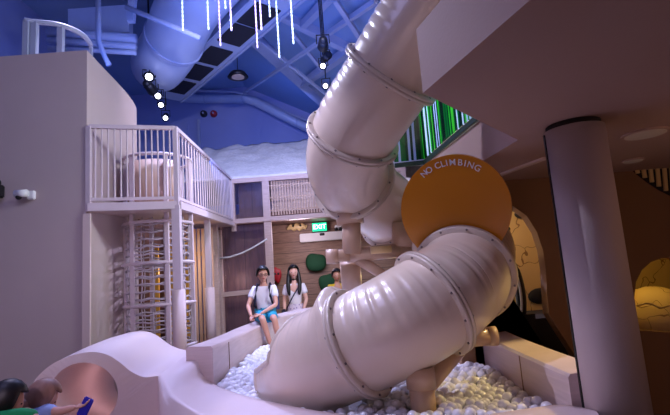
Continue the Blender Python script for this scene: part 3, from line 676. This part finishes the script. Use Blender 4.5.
rows.append([p+Vector((0, 0, -.06)) for p in rows[-1]]); rows.append([Vector((p.x, p.y, .38)) for p in Ir])
rows.insert(0, [Vector((p.x, p.y, 0)) for p in Or])
grid(b, rows); link('sculpted_front_edge', b, 'soft', t, True)
inner = [(-1.26, 4.6, .945), (-1.29, 5.3, .91), (-1.30, 6.0, .89), (-1.27, 6.8, .89), (-1.20, 7.3, .90), (-1.0, 7.85, .95), (-.5, 8.3, 1.0), (.1, 8.45, 1.0), (.7, 8.2, .98), (1.1, 7.4, .95), (1.28, 6.2, .9), (1.33, 5, .86), (1.32, 4.1, .835), (1.33, 2.98, .82)]
inner = [Vector(p) for p in inner]; IP = resample(inner, 60)
cen = Vector((0, 6, 0)); wd_ = .25
outer = []
for i, p in enumerate(IP):
    tt = IP[min(i+1, 59)]-IP[max(i-1, 0)]; tt.z = 0; tt.normalize(); n2 = Vector((-tt.y, tt.x, 0)); 
    if n2.dot(p-cen) < 0: n2 = -n2
    outer.append(p+n2*wd_+Vector((0, 0, .015)))
b = new()
zlow = lambda p, z: Vector((p.x, p.y, z))
V = grid(b, [[zlow(p, .0) for p in outer], [p-Vector((0, 0, .02)) for p in outer], [p.lerp(q, .06) for p, q in zip(outer, IP)], [p.lerp(q, .94) for p, q in zip(outer, IP)], [p-Vector((0, 0, .02)) for p in IP], [zlow(p, .0) for p in IP]])
b.faces.new([V[k][0] for k in range(6)]); b.faces.new([V[k][-1] for k in range(6)][::-1]); link('pit_wall', b, 'rim', t)
for i in (5, 30, 51, 56):
    p = IP[i]+(cen-IP[i]).normalized()*.003; b = new(); bar(b, (p.x, p.y, .4), (p.x, p.y, p.z-.02), .007, .007); link('panel_joint', b, 'tan', t)
pit = [(p.x, p.y) for p in Ir[8:]]+[(p.x, p.y) for p in IP[::-1]]
b = new(); prism(b, pit, .0, .44); link('pit_base', b, 'ball', t)
# ------------------------------------------------------------ tubular slide
RT = .365
CP = [P(474, -62, 3.12), P(432, 8, 3.34), P(391, 74, 3.62), P(353, 136, 3.98), P(350, 176, 4.38), P(386, 208, 4.95), Vector((1.0, 5.22, 1.90)), P(470, 243, 4.62), P(463, 275, 3.88), P(449, 290, 3.68), P(432, 303, 3.57), P(400, 322, 3.53), P(360, 342, 3.63), P(322, 359, 3.85), Vector((-.38, 4.24, .70)), Vector((-.42, 4.55, .66))]
# CP index: 2, 3, 4, 5 upper joints; 8 disc joint; 10, 12 lower joints; 14 end
def cl(s): return cr(CP, s)
def frame(s):
    T = (cl(s+.01)-cl(s-.01)).normalized(); u = Vector((0, 0, 1))-T*T.z
    u.normalize(); return T, u, T.cross(u).normalized()
SL_ = thing('tubular_slide', 'large beige enclosed spiral slide dropping into the ball pit', 'slide', (.6, 4.3, 0))
def section(s0, s1, nm='tube_section', r0=RT, r1=RT, ribs=True, open_=None, m='slide', lab=None, rib_side=-1):
    n = max(10, int((s1-s0)*48)); b = new(); rows = []; K = 64; arc = 0
    for i in range(n+1):
        f = i/n; s = s0+(s1-s0)*f; T, u, sd2 = frame(s); c = cl(s); r = r0+(r1-r0)*f; rows.append([]); arc += (c-cl(s-(s1-s0)/n)).length
        a0 = 0
        if open_ and f > open_[0]: g = (f-open_[0])/(1-open_[0]); a0 = open_[1]*min(1, g/.22)**.7
        for k in range(K+1):
            a = a0+(2*PI-2*a0)*k/K
            rr = r*(1+.004*noise.noise((c*2+Vector((math.cos(a), math.sin(a), 0)))))
            if open_: rr += .10*math.exp(-((f-.10)/.10)**2)*max(0, math.cos(a))**3
            if ribs:
                w_ = max(0, math.cos(a-rib_side*1.0))**8
                if .12 < f < .9: rr -= .007*w_*max(0, math.sin(arc/.085*2*PI))
            rows[-1].append(c+(u*math.cos(a)+sd2*math.sin(a))*rr)
    V = grid(b, rows)
    if not open_: bmesh.ops.remove_doubles(b, verts=b.verts[:], dist=1e-5)
    o = link(nm, b, m, SL_, True)
    if lab: o['label'] = lab
    so = o.modifiers.new('s', 'SOLIDIFY'); so.thickness = .014; so.offset = 0
    return o, rows
def flange(s, rin=RT, ro=.055, lab=None):
    T, u, sd2 = frame(s); c = cl(s); b = new(); prof = [(-.03, rin-.002), (-.03, rin+ro-.008), (-.022, rin+ro), (-.004, rin+ro), (-.002, rin+ro-.01), (.002, rin+ro-.01), (.004, rin+ro), (.022, rin+ro), (.03, rin+ro-.008), (.03, rin-.002)]; K = 72
    rings = [[b.verts.new(c+T*h+(u*math.cos(2*PI*k/K)+sd2*math.sin(2*PI*k/K))*r) for k in range(K)] for h, r in prof]
    for i in range(len(rings)-1):
        for k in range(K): b.faces.new((rings[i][k], rings[i][(k+1) % K], rings[i+1][(k+1) % K], rings[i+1][k]))
    fo = link('joint_flange', b, 'flange', SL_, True)
    for k in range(12):
        a = 2*PI*(k+.5)/12; p = c+(u*math.cos(a)+sd2*math.sin(a))*(rin+ro*.62)
        b = new(); cyl(b, p-T*.038, p+T*.038, .009, n=8); link('bolt', b, 'bolt', fo)
for s in (2.0, 3.0, 4.15, 5.15, 8.0, 10.0, 12.0): flange(s)
sides = {0: 1, 1.72: 1, 3.0: 1, 4.15: 1, 5.15: 1, 8.0: 1, 9.05: 1}
ss = [0.2, 2.0, 3.0, 4.15, 5.15, 8.0, 10.0, 12.0]
for a, c in zip(ss[:-1], ss[1:]): section(a, c, rib_side=-1)
ex, rows = section(12.0, 14.1, 'exit_chute', RT+.004, RT+.035, open_=(.50, PI*.44), lab='open-topped exit chute')
n_ = len(rows); st = int(.50*(n_-1))+1
edge = [r[0] for r in rows[st:]]+rows[-1][1:-1]+[r[-1] for r in rows[st:]][::-1]
b = new(); tube(b, edge, .026, 8); link('chute_lip', b, 'flange', SL_, True)
# orange guard disc
T8, u8, s8 = frame(7.9); c8 = cl(7.93)
n8 = -T8 if T8.y > 0 else T8
def on_plane(x, y, off=0):
    d = ray(x, y); pc = c8+n8*off; tt = (pc-CAM).dot(n8)/d.dot(n8); return CAM+d*tt
b = new(); K = 64; fr_, bk_ = [], []
for k in range(K):
    a = 2*PI*k/K; p = on_plane(456.5+55.5*math.cos(a), 209-54.5*math.sin(a)); fr_.append(b.verts.new(p)); bk_.append(b.verts.new(p-n8*.03))
b.faces.new(fr_); b.faces.new(bk_[::-1])
for k in range(K): b.faces.new((fr_[k], fr_[(k+1) % K], bk_[(k+1) % K], bk_[k]))
gd = link('climbing_guard', b, 'orange', SL_); gd['label'] = 'orange round climbing guard disc'
b = new()
xr = (on_plane(470, 200)-on_plane(440, 200)).normalized(); yr = n8.cross(xr).normalized()
if yr.z < 0: yr = -yr
txt = 'NO CLIMBING'; n = len(txt)
for i, ch in enumerate(txt):
    if ch == ' ': link('lettering', b, 'white', gd); b = new(); continue
    f = [0, .098, 0, .25, .335, .40, .49, .61, .69, .78, .90][i]/.90; a = math.radians(133-f*73)
    px, py = 455+45*math.cos(a), 205.5-43*math.sin(a)
    p = on_plane(px, py, .006); rot = a-PI/2
    X = xr*math.cos(rot)+yr*math.sin(rot); Yv = -xr*math.sin(rot)+yr*math.cos(rot); Zv = X.cross(Yv)
    mm = Matrix((X, Yv, Zv)).transposed().to_4x4(); mm.translation = p
    text_bm(b, ch, .070, mm, .002)
link('lettering', b, 'white', gd)
# supports
def pipe(p, q, r, nm='support_pipe', m='pipe', n=24):
    b = new(); cyl(b, p, q, r, n=n); return link(nm, b, m, SL_, True)
p0 = P(420, 372, 3.42); pipe((p0.x, p0.y, .3), (p0.x, p0.y, p0.z), .088, 'support_post')
q0 = P(420, 385, 3.42); pipe((p0.x, p0.y, q0.z-.02), (p0.x, p0.y, p0.z+.03), .102, 'collar')
pipe(Vector((p0.x, p0.y, q0.z-.05)), P(462, 346, 3.95), .06, 'brace_pipe')
pipe(P(455, 339, 3.75), P(494, 336, 3.75), .068, 'stub_pipe'); pipe(P(488, 336.5, 3.75), P(496, 335.8, 3.75), .074, 'end_cap')
pm = P(402, 235, 4.62)
pipe((pm.x, pm.y, .3), (pm.x, pm.y, P(402, 226, 4.62).z), .085, 'central_post')
pipe(P(402, 247, 4.62), P(402, 223, 4.62), .10, 'collar')
pipe(P(351, 214, 4.42), P(352, 254, 4.42), .088, 'drop_post'); pipe(P(349, 209, 4.42), P(350.5, 224, 4.42), .13, 'saddle_bracket')
pipe(P(327, 256.5, 4.42), P(352, 255, 4.42), .058); pipe(P(326, 256.8, 4.42), P(338, 256.2, 4.42), .068, 'end_cap')
pipe(P(348, 255.5, 4.42), P(402, 250, 4.62), .07)
pipe(P(371, 250.5, 4.34), P(391, 249, 4.36), .034, 'cream_sleeve', 'cream')
pipe(P(356, 258, 4.45), P(398, 284, 4.62), .05, 'brace_pipe')
pipe(P(350, 262, 4.55), P(352, 290, 4.7), .10, 'collar')
# ------------------------------------------------------------ people
def skin_mesh(verts, edges, root=0, sub=2):
    me = bpy.data.meshes.new('sk'); me.from_pydata([v[0] for v in verts], edges, []); o = bpy.data.objects.new('sk', me); COL.objects.link(o)
    sm = o.modifiers.new('s', 'SKIN'); sm.use_smooth_shade = True
    for i, v in enumerate(verts):
        d = me.skin_vertices[0].data[i]; r = v[1]; d.radius = (r, r) if not isinstance(r, tuple) else r; d.use_root = (i == root)
    o.modifiers.new('u', 'SUBSURF').levels = sub
    dg = bpy.context.evaluated_depsgraph_get(); e = o.evaluated_get(dg); m2 = e.to_mesh(); bm = bmesh.new(); bm.from_mesh(m2); e.to_mesh_clear()
    bpy.data.objects.remove(o); return bm
def chain(pts, sub=2):
    v = [(Vector(p), r) for p, r in pts]; return skin_mesh(v, [(i, i+1) for i in range(len(v)-1)], 0, sub)
def merge(dst, src): me = bpy.data.meshes.new('x'); src.to_mesh(me); src.free(); dst.from_mesh(me); bpy.data.meshes.remove(me)
def head_mesh(bm, c, s, fwd, up):
    """c centre of the head, s head height; fwd, up unit vectors"""
    fwd = fwd.normalized(); rt = fwd.cross(up).normalized(); up = rt.cross(fwd).normalized()
    m = Matrix((rt, fwd, up)).transposed()
    vs = sph(bm, (0, 0, 0), 1, 16)
    for v in vs:
        x, y, z = v.co; jaw = 1-.34*max(0, -z)**1.3
        x2 = x*.36*jaw; y2 = y*(.45 if y > 0 else .47)*(1-.16*max(0, -z)); z2 = z*.5
        if y > 0:
            n_ = math.exp(-((x/.16)**2+((z+.12)/.2)**2)); y2 += .075*n_            # nose
            for ex_ in (-.36, .36): y2 -= .035*math.exp(-(((x-ex_)/.16)**2+((z-.06)/.12)**2))   # eye sockets
            y2 += .018*math.exp(-((x/.26)**2+((z+.48)/.07)**2)); y2 += .03*math.exp(-((x/.3)**2+((z+.86)/.16)**2))
        v.co = Vector((x2, y2, z2))
    for sg in (-1, 1): ev = sph(bm, (sg*.36, -.02, -.02), .09, 6, (.4, .8, 1.2)); vs += ev
    for v in vs: v.co = c+m @ (v.co*s)
    return m
def hand(bm, w_, d, nrm_, s, side=1):
    d = d.normalized(); nrm_ = (nrm_-d*nrm_.dot(d)).normalized(); sd_ = d.cross(nrm_).normalized()*side
    pl = s*.5; mm = Matrix((sd_, nrm_, d)).transposed().to_4x4(); mm.translation = w_+d*pl*.55
    bmesh.ops.create_uvsphere(bm, u_segments=12, v_segments=8, radius=1, matrix=mm @ Matrix.Diagonal((s*.23, s*.10, pl*.62, 1)))
    for k, (o_, L_) in enumerate(((-.165, .42), (-.055, .48), (.055, .44), (.16, .34))):
        b0 = w_+d*pl*.9+sd_*s*o_; pts = [b0]; dr = d.copy()
        for j in range(3): dr = (dr-nrm_*.28).normalized(); pts.append(pts[-1]+dr*s*L_/3)
        tube(bm, pts, [s*.058, s*.054, s*.05, s*.038], 8)
    b0 = w_+d*pl*.25-sd_*s*.17; tube(bm, [b0, b0+(d*.55-sd_*.55-nrm_*.2).normalized()*s*.22, b0+(d*.55-sd_*.55-nrm_*.2).normalized()*s*.22+(d*.9-sd_*.1-nrm_*.3).normalized()*s*.18], [s*.07, s*.06, s*.045], 8)
def figure(name, label, J, s, skin, fwd, up=Vector((0, 0, 1)), root_loc=None):
    """J: joints; s: scale (1 = adult 1.75 m)"""
    V_ = Vector; J = {k: V_(v) for k, v in J.items()}
    t = thing(name, label, 'person', root_loc or (J['pelvis'].x, J['pelvis'].y, 0))
    hc_ = J['head']; nk = J['neck']
    verts = [(J['pelvis'], (.125*s, .10*s)), (J['waist'], (.115*s, .085*s)), (J['chest'], (.145*s, .10*s)), (nk, .052*s), (hc_-(hc_-nk)*.25, .052*s)]
    ed = [(0, 1), (1, 2), (2, 3), (3, 4)]
    for sd_ in 'lr':
        i = len(verts)
        verts += [(J['sh'+sd_], .058*s), (J['el'+sd_], .040*s), (J['el'+sd_].lerp(J['wr'+sd_], .35), .038*s), (J['wr'+sd_], .024*s)]
        ed += [(2, i), (i, i+1), (i+1, i+2), (i+2, i+3)]
        i = len(verts); hp = J['hip'+sd_]
        verts += [(hp, .085*s), (J['kn'+sd_], .055*s), (J['kn'+sd_].lerp(J['an'+sd_], .35), .053*s), (J['an'+sd_], .033*s), (J['toe'+sd_], (.036*s, .026*s))]
        ed += [(0, i), (i, i+1), (i+1, i+2), (i+2, i+3), (i+3, i+4)]
    bm = skin_mesh(verts, ed, 0, 2)
    m = head_mesh(bm, hc_, .235*s**.6, fwd, up)
    for sd_, k in (('l', 1), ('r', -1)):
        d = J['wr'+sd_]-J['el'+sd_]; hand(bm, J['wr'+sd_], J.get('hd'+sd_, d), V_((0, .2, -1)) if abs(d.normalized().z) < .6 else V_((k, 0, 0)), .18*s, k)
    link('body', bm, skin, t, True)
    hs = .235*s**.6
    for sg in (-1, 1):
        b = new(); sph(b, hc_+m @ Vector((sg*.13*hs, .385*hs, .035*hs)), .035*hs*1.1, 6, (1.3, .7, .7)); link('eye', b, 'black', t, True)
    b = new(); sph(b, hc_+m @ Vector((0, .418*hs, -.235*hs)), .07*hs, 6, (1.3, .35, .35)); link('lips', b, 'red', t, True)
    return t, m, hs
def garment(t, nm, m, verts, ed, root=0): link(nm, skin_mesh([(Vector(p), r) for p, r in verts], ed, root, 2), m, t, True)
def hair_cap(t, c, m, hs, mtl, length=0, back=1.0, thick=1.13):
    b = new(); vs = sph(b, (0, 0, 0), 1, 16); dl = []
    for v in vs:
        x, y, z = v.co
        if y > .45 and z < .52: dl.append(v); continue
        if z < -.25 and length == 0: dl.append(v); continue
        v.co = Vector((x*.40, y*.50-.01, z*.54+.015))*thick*(1+.03*noise.noise(Vector((x, y, z))*6))
    bmesh.ops.delete(b, geom=dl, context='VERTS')
    for v in b.verts: v.co = c+m @ (v.co*hs)
    o = link('hair', b, mtl, t, True); so = o.modifiers.new('s', 'SOLIDIFY'); so.thickness = .012
    return o
# --- seated man
Pm = Vector((-1.22, 7.52, .92))
fw = Vector((.30, -1, -.05))
J = dict(pelvis=Pm+Vector((0, .05, .11)), waist=Pm+Vector((.0, .05, .26)), chest=Pm+Vector((.0, .04, .43)), neck=Pm+Vector((.0, .02, .57)), head=Pm+Vector((.0, -.03, .71)),
         shl=Pm+Vector((.155, .03, .49)), ell=Pm+Vector((.20, -.12, .24)), wrl=Pm+Vector((-.02, -.30, .13)), shr=Pm+Vector((-.155, .03, .49)), elr=Pm+Vector((-.24, -.10, .25)), wrr=Pm+Vector((-.16, -.30, .10)),
         hipl=Pm+Vector((.09, .0, .09)), knl=Pm+Vector((.20, -.40, .05)), anl=Pm+Vector((.26, -.36, -.36)), toel=Pm+Vector((.30, -.48, -.40)),
         hipr=Pm+Vector((-.08, .0, .09)), knr=Pm+Vector((.03, -.42, .06)), anr=Pm+Vector((.12, -.34, -.34)), toer=Pm+Vector((.16, -.46, -.39)))
t, m, hs = figure('person', 'seated person on the pit wall in white T-shirt, teal shorts, glasses and backpack', J, .9, 'skin', fw, root_loc=(Pm.x, Pm.y, .92))
garment(t, 'tee_shirt', 'tee', [(J['pelvis']+Vector((0, 0, -.02)), (.150, .13)), (J['waist'], (.135, .105)), (J['chest'], (.155, .11)), (J['neck']-Vector((0, 0, .05)), .075), (J['shl'], .072), (J['shl'].lerp(J['ell'], .6), .062), (J['shr'], .072), (J['shr'].lerp(J['elr'], .6), .062)], [(0, 1), (1, 2), (2, 3), (2, 4), (4, 5), (2, 6), (6, 7)])
garment(t, 'shorts', 'teal', [(J['pelvis']-Vector((0, 0, .03)), (.13, .115)), (J['hipl'], .10), (J['hipl'].lerp(J['knl'], .82), .082), (J['hipr'], .10), (J['hipr'].lerp(J['knr'], .82), .082)], [(0, 1), (1, 2), (0, 3), (3, 4)])
hair_cap(t, J['head']+Vector((0, 0, .008)), m, hs, 'hairk')
b = new()
for sg in (-1, 1):
    c = J['head']+m @ Vector((sg*.15*hs, .46*hs, .03*hs)); tube(b, [c+m @ Vector((math.cos(a)*.11*hs, 0, math.sin(a)*.085*hs)) for a in [2*PI*k/14 for k in range(14)]], .0035, 6, True)
    tube(b, [c+m @ Vector((sg*.11*hs, 0, 0)), J['head']+m @ Vector((sg*.37*hs, 0, .03*hs))], .0035, 6)
tube(b, [J['head']+m @ Vector((-.045*hs, .47*hs, .03*hs)), J['head']+m @ Vector((.045*hs, .47*hs, .03*hs))], .0035, 6); link('glasses', b, 'black', t)
for sg, sh in ((1, 'shl'), (-1, 'shr')):
    b = new(); a = J[sh]; x0 = Pm.x+sg*.10
    tube(b, [(x0, Pm.y+.17, Pm.z+.45), (x0, Pm.y+.04, Pm.z+.575), (x0, Pm.y-.085, Pm.z+.50), (x0+sg*.015, Pm.y-.12, Pm.z+.38), (x0+sg*.05, Pm.y-.06, Pm.z+.24), (x0+sg*.04, Pm.y+.17, Pm.z+.2)], .017, 8); link('backpack_strap', b, 'strap', t, True)
b = new(); box(b, (Pm.x-.13, Pm.y+.16, Pm.z+.10), (Pm.x+.20, Pm.y+.32, Pm.z+.52), .05); link('backpack', b, 'pack', t, True)
# --- standing woman
W = Vector((-.87, 8.95, .0)); k_ = 1.0
J = dict(pelvis=W+Vector((0, 0, .98)), waist=W+Vector((0, 0, 1.14)), chest=W+Vector((0, 0, 1.33)), neck=W+Vector((0, 0, 1.50)), head=W+Vector((-.0, -.03, 1.655)),
         shl=W+Vector((.16, 0, 1.40)), ell=W+Vector((.21, -.02, 1.14)), wrl=W+Vector((.15, -.18, .95)), shr=W+Vector((-.16, 0, 1.40)), elr=W+Vector((-.21, .02, 1.13)), wrr=W+Vector((-.20, -.06, .90)),
         hipl=W+Vector((.09, 0, .92)), knl=W+Vector((.09, -.02, .50)), anl=W+Vector((.09, 0, .09)), toel=W+Vector((.10, -.14, .03)), hipr=W+Vector((-.09, 0, .92)), knr=W+Vector((-.09, -.02, .50)), anr=W+Vector((-.09, 0, .09)), toer=W+Vector((-.10, -.14, .03)))
t, m, hs = figure('person', 'standing person with long black hair, white top, patterned pale skirt, bag strap', J, .95, 'skin2', Vector((.1, -1, .0)))
garment(t, 'tee_shirt', 'tee', [(J['pelvis']+Vector((0, 0, .04)), (.13, .11)), (J['waist'], (.12, .095)), (J['chest'], (.145, .105)), (J['neck']-Vector((0, 0, .05)), .06), (J['shl'], .068), (J['shl'].lerp(J['ell'], .62), .07), (J['shr'], .068), (J['shr'].lerp(J['elr'], .62), .07)], [(0, 1), (1, 2), (2, 3), (2, 4), (4, 5), (2, 6), (6, 7)])
b = new(); rows = []
for j in range(12):
    f = j/11; r = .135+.15*f; rows.append([W+Vector((math.cos(a)*(r+.018*math.sin(a*13)*f), math.sin(a)*(r*.8+.018*math.sin(a*13)*f), 1.08-.78*f)) for a in [2*PI*k/72 for k in range(73)]])
grid(b, rows); bmesh.ops.remove_doubles(b, verts=b.verts[:], dist=1e-5); link('skirt', b, 'skirt', t, True)
hair_cap(t, J['head']+Vector((0, 0, .008)), m, hs, 'hairk', 1)
for sg in (-1, 1):
    H = J['head']; link('hair_lock', chain([(H+Vector((sg*.075, .01, .06)), .032), (H+Vector((sg*.098, -.02, -.06)), .036), (H+Vector((sg*.11, -.06, -.20)), .042), (H+Vector((sg*.10, -.085, -.34)), .038), (H+Vector((sg*.09, -.09, -.42)), .016)]), 'hairk', t, True)
link('hair_back', chain([(J['head']+Vector((0, .08, .05)), (.09, .05)), (J['head']+Vector((0, .11, -.15)), (.11, .05)), (J['head']+Vector((0, .12, -.36)), (.10, .04))]), 'hairk', t, True)
b = new(); tube(b, [W+Vector((.12, .05, 1.47)), W+Vector((.08, -.125, 1.38)), W+Vector((-.04, -.15, 1.2)), W+Vector((-.15, -.10, 1.02)), W+Vector((-.17, 0, .98))], .012, 8); link('bag_strap', b, 'strap', t, True)
b = new(); box(b, W+Vector((-.26, -.10, .84)), W+Vector((-.17, .06, 1.0)), .02); link('bag', b, 'strap', t)
for x in ('l', 'r'):
    b = new(); p = J['an'+x].lerp(J['toe'+x], .55); sph(b, Vector((p.x, p.y, .045)), .1, 8, (.45, 1.2, .42)); link('shoe', b, 'shoe', t, True)
# --- children
def child(base, h, yaw, label, skin, hair, shirt, trousers, lean=0, arm=None, ponytail=False, pitch=0):
    s = h/1.75; F_ = Vector((math.sin(yaw), math.cos(yaw), 0)); R_ = Vector((math.cos(yaw), -math.sin(yaw), 0)); B_ = Vector(base)
    def q(x, y, z): return B_+R_*x*h+F_*(y+lean*max(0, z-.5))*h+Vector((0, 0, z*h))
    J = dict(pelvis=q(0, 0, .54), waist=q(0, 0, .63), chest=q(0, 0, .74), neck=q(0, 0, .83), head=q(0, .02, .915), shl=q(.095, 0, .785), ell=q(.125, .02, .63), wrl=q(.12, .08, .50), shr=q(-.095, 0, .785), elr=q(-.125, .02, .63), wrr=q(-.12, .08, .50),
             hipl=q(.05, 0, .51), knl=q(.05, .01, .28), anl=q(.05, 0, .05), toel=q(.055, .08, .018), hipr=q(-.05, 0, .51), knr=q(-.05, .01, .28), anr=q(-.05, 0, .05), toer=q(-.055, .08, .018))
    if arm: J.update({k: Vector(v) for k, v in arm.items()})
    t, m, hs = figure('person', label, J, s, skin, F_+Vector((0, 0, pitch)), root_loc=base)
    garment(t, 'shirt', shirt, [(J['pelvis']+Vector((0, 0, .02)), (.135*s, .115*s)), (J['waist'], (.13*s, .1*s)), (J['chest'], (.155*s, .115*s)), (J['neck']-Vector((0, 0, .03)), .07*s), (J['shl'], .075*s), (J['shl'].lerp(J['ell'], .7), .07*s), (J['shr'], .075*s), (J['shr'].lerp(J['elr'], .7), .07*s)], [(0, 1), (1, 2), (2, 3), (2, 4), (4, 5), (2, 6), (6, 7)])
    garment(t, 'trousers', trousers, [(J['pelvis']-Vector((0, 0, .02)), (.13*s, .11*s)), (J['hipl'], .10*s), (J['knl'], .07*s), (J['anl']+Vector((0, 0, .03)), .055*s), (J['hipr'], .10*s), (J['knr'], .07*s), (J['anr']+Vector((0, 0, .03)), .055*s)], [(0, 1), (1, 2), (2, 3), (0, 4), (4, 5), (5, 6)])
    hair_cap(t, J['head']+Vector((0, 0, .008)), m, hs, hair, 1 if ponytail else 0, thick=1.16)
    if ponytail:
        link('hair_lock', chain([(J['head']-F_*.07+Vector((0, 0, .02)), .06), (J['head']-F_*.115+Vector((0, 0, -.05)), .055), (J['head']-F_*.13+Vector((0, 0, -.15)), .035), (J['head']-F_*.12+Vector((0, 0, -.22)), .012)]), hair, t, True)
    return t, J
hp_ = P(43, 398, 3.12); hh = 1.12
base = Vector((hp_.x-.20, hp_.y-.16, 0))
child(base, hh, math.radians(48), 'child with brown hair in a pale blue shirt reaching towards the tunnel opening', 'skin2', 'hairb', 'kblue', 'denim', .55, arm=dict(head=hp_, neck=hp_+Vector((-.035, -.05, -.085)), shr=P(46, 412, 3.04), elr=P(62, 411, 3.0), wrr=P(76, 407, 3.0), shl=P(42, 408, 3.2), ell=P(56, 425, 3.2), wrl=P(70, 425, 3.2), chest=P(38, 415, 3.08)), ponytail=True, pitch=-.7)
b = new(); c = P(84, 407, 3.0); bar(b, c+Vector((-.02, 0, -.055)), c+Vector((.035, 0, .05)), .02, .06, bev=.006); g_ = tag(link('blue_toy', b, 'blue'), 'small blue block held in the outstretched hand of the brown-haired child', 'toy')
hp_ = P(7, 401, 2.8); base = Vector((hp_.x-.16, hp_.y-.12, 0))
child(base, 1.12, math.radians(50), 'child with black hair in a green shirt at the lower left corner', 'skin', 'hairk', 'kgreen', 'denim', .4, arm=dict(head=hp_, neck=hp_+Vector((-.0, -.04, -.10)), chest=P(14, 425, 2.78), shr=P(26, 412, 2.74), elr=P(40, 424, 2.72), wrr=P(52, 434, 2.72)), ponytail=True, pitch=-.5)
hp_ = P(336.5, 276, 9.9); child(Vector((hp_.x, hp_.y, 0)), hp_.z/.915, PI*.95, 'person with black hair in a yellow shirt behind the slide pipes', 'skin', 'hairk', 'yellow', 'denim')
# ------------------------------------------------------------ balls
bpy.context.view_layer.update()
def inside(x, y, poly):
    c = False; j = len(poly)-1
    for i in range(len(poly)):
        xi, yi = poly[i]; xj, yj = poly[j]
        if (yi > y) != (yj > y) and x < (xj-xi)*(y-yi)/(yj-yi)+xi: c = not c
        j = i
    return c
def dist_edge(x, y, poly):
    m = 9
    for i in range(len(poly)):
        a = Vector(poly[i-1]); c = Vector(poly[i]); d = c-a; L2 = d.length_squared
        if L2 < 1e-9: continue
        tt = max(0, min(1, (Vector((x, y))-a).dot(d)/L2)); m = min(m, (a+d*tt-Vector((x, y))).length)
    return m
BR = .0375; cls = [cl(9+.06*i) for i in range(92)]
cand = []; low = []
sp = .0785; j = 0; y = 2.6
while y < 8.5:
    x = -1.6+(j % 2)*sp/2
    while x < 1.5:
        if inside(x, y, pit) and dist_edge(x, y, pit) > BR+.004:
            mound = .04*noise.noise((x*1.3, y*1.3, 0))+.03
            p = Vector((x+random.uniform(-.004, .004), y+random.uniform(-.004, .004), .535+mound+random.uniform(-.022, .026)))
            ok = min((p-q).length for q in cls) > RT+.075 and (Vector((x, y))-Vector((p0.x, p0.y))).length > .13 and (Vector((x, y))-Vector((pm.x, pm.y))).length > .13
            if ok: cand.append(p)
            l = p+Vector((sp/2, sp*.29, -.058)); 
            if ok and inside(l.x, l.y, pit) and dist_edge(l.x, l.y, pit) > BR: low.append(Vector((l.x, l.y, max(l.z, .48))))
        x += sp
    y += sp*.866; j += 1
dg = bpy.context.evaluated_depsgraph_get()
def visible(p):
    u, v = Q(p)
    if not (-4 < u < 674 and -4 < v < 419): return False
    d = (p+Vector((0, 0, .03)))-CAM; L = d.length; d.normalize()
    hit, loc, *_ = SC.ray_cast(dg, CAM, d, distance=L-.02); return not hit
vis = [(p, visible(p)) for p in cand]
near = sorted([p for p, v in vis if v], key=lambda p: (p-CAM).length)[:300]
nset = set(id(p) for p in near)
bm = new(); bmesh.ops.create_icosphere(bm, subdivisions=3, radius=BR); me = bpy.data.meshes.new('pit_ball'); bm.to_mesh(me); bm.free(); me.materials.append(MT['ball'])
for p_ in me.polygons: p_.use_smooth = True
for p in near:
    o = bpy.data.objects.new('pit_ball', me); o.location = p; COL.objects.link(o)
    tag(o, 'white plastic ball lying in the ball pit', 'ball', 'white balls in the ball pit')
bm = new(); tmp = bmesh.new(); bmesh.ops.create_icosphere(tmp, subdivisions=2, radius=BR)
tv = [v.co.copy() for v in tmp.verts]; tf = [[v.index for v in f.verts] for f in tmp.faces]; tmp.free()
for p in [q for q in cand if id(q) not in nset]+low:
    vs = [bm.verts.new(p+c) for c in tv]
    for f in tf: bm.faces.new([vs[k] for k in f])
tag(link('pit_balls', bm, 'ball', None, True), 'mass of white plastic balls filling the rest of the pit', 'balls', kind='stuff')
print('BALLS visible', sum(v for _, v in vis), 'cand', len(cand), 'low', len(low))
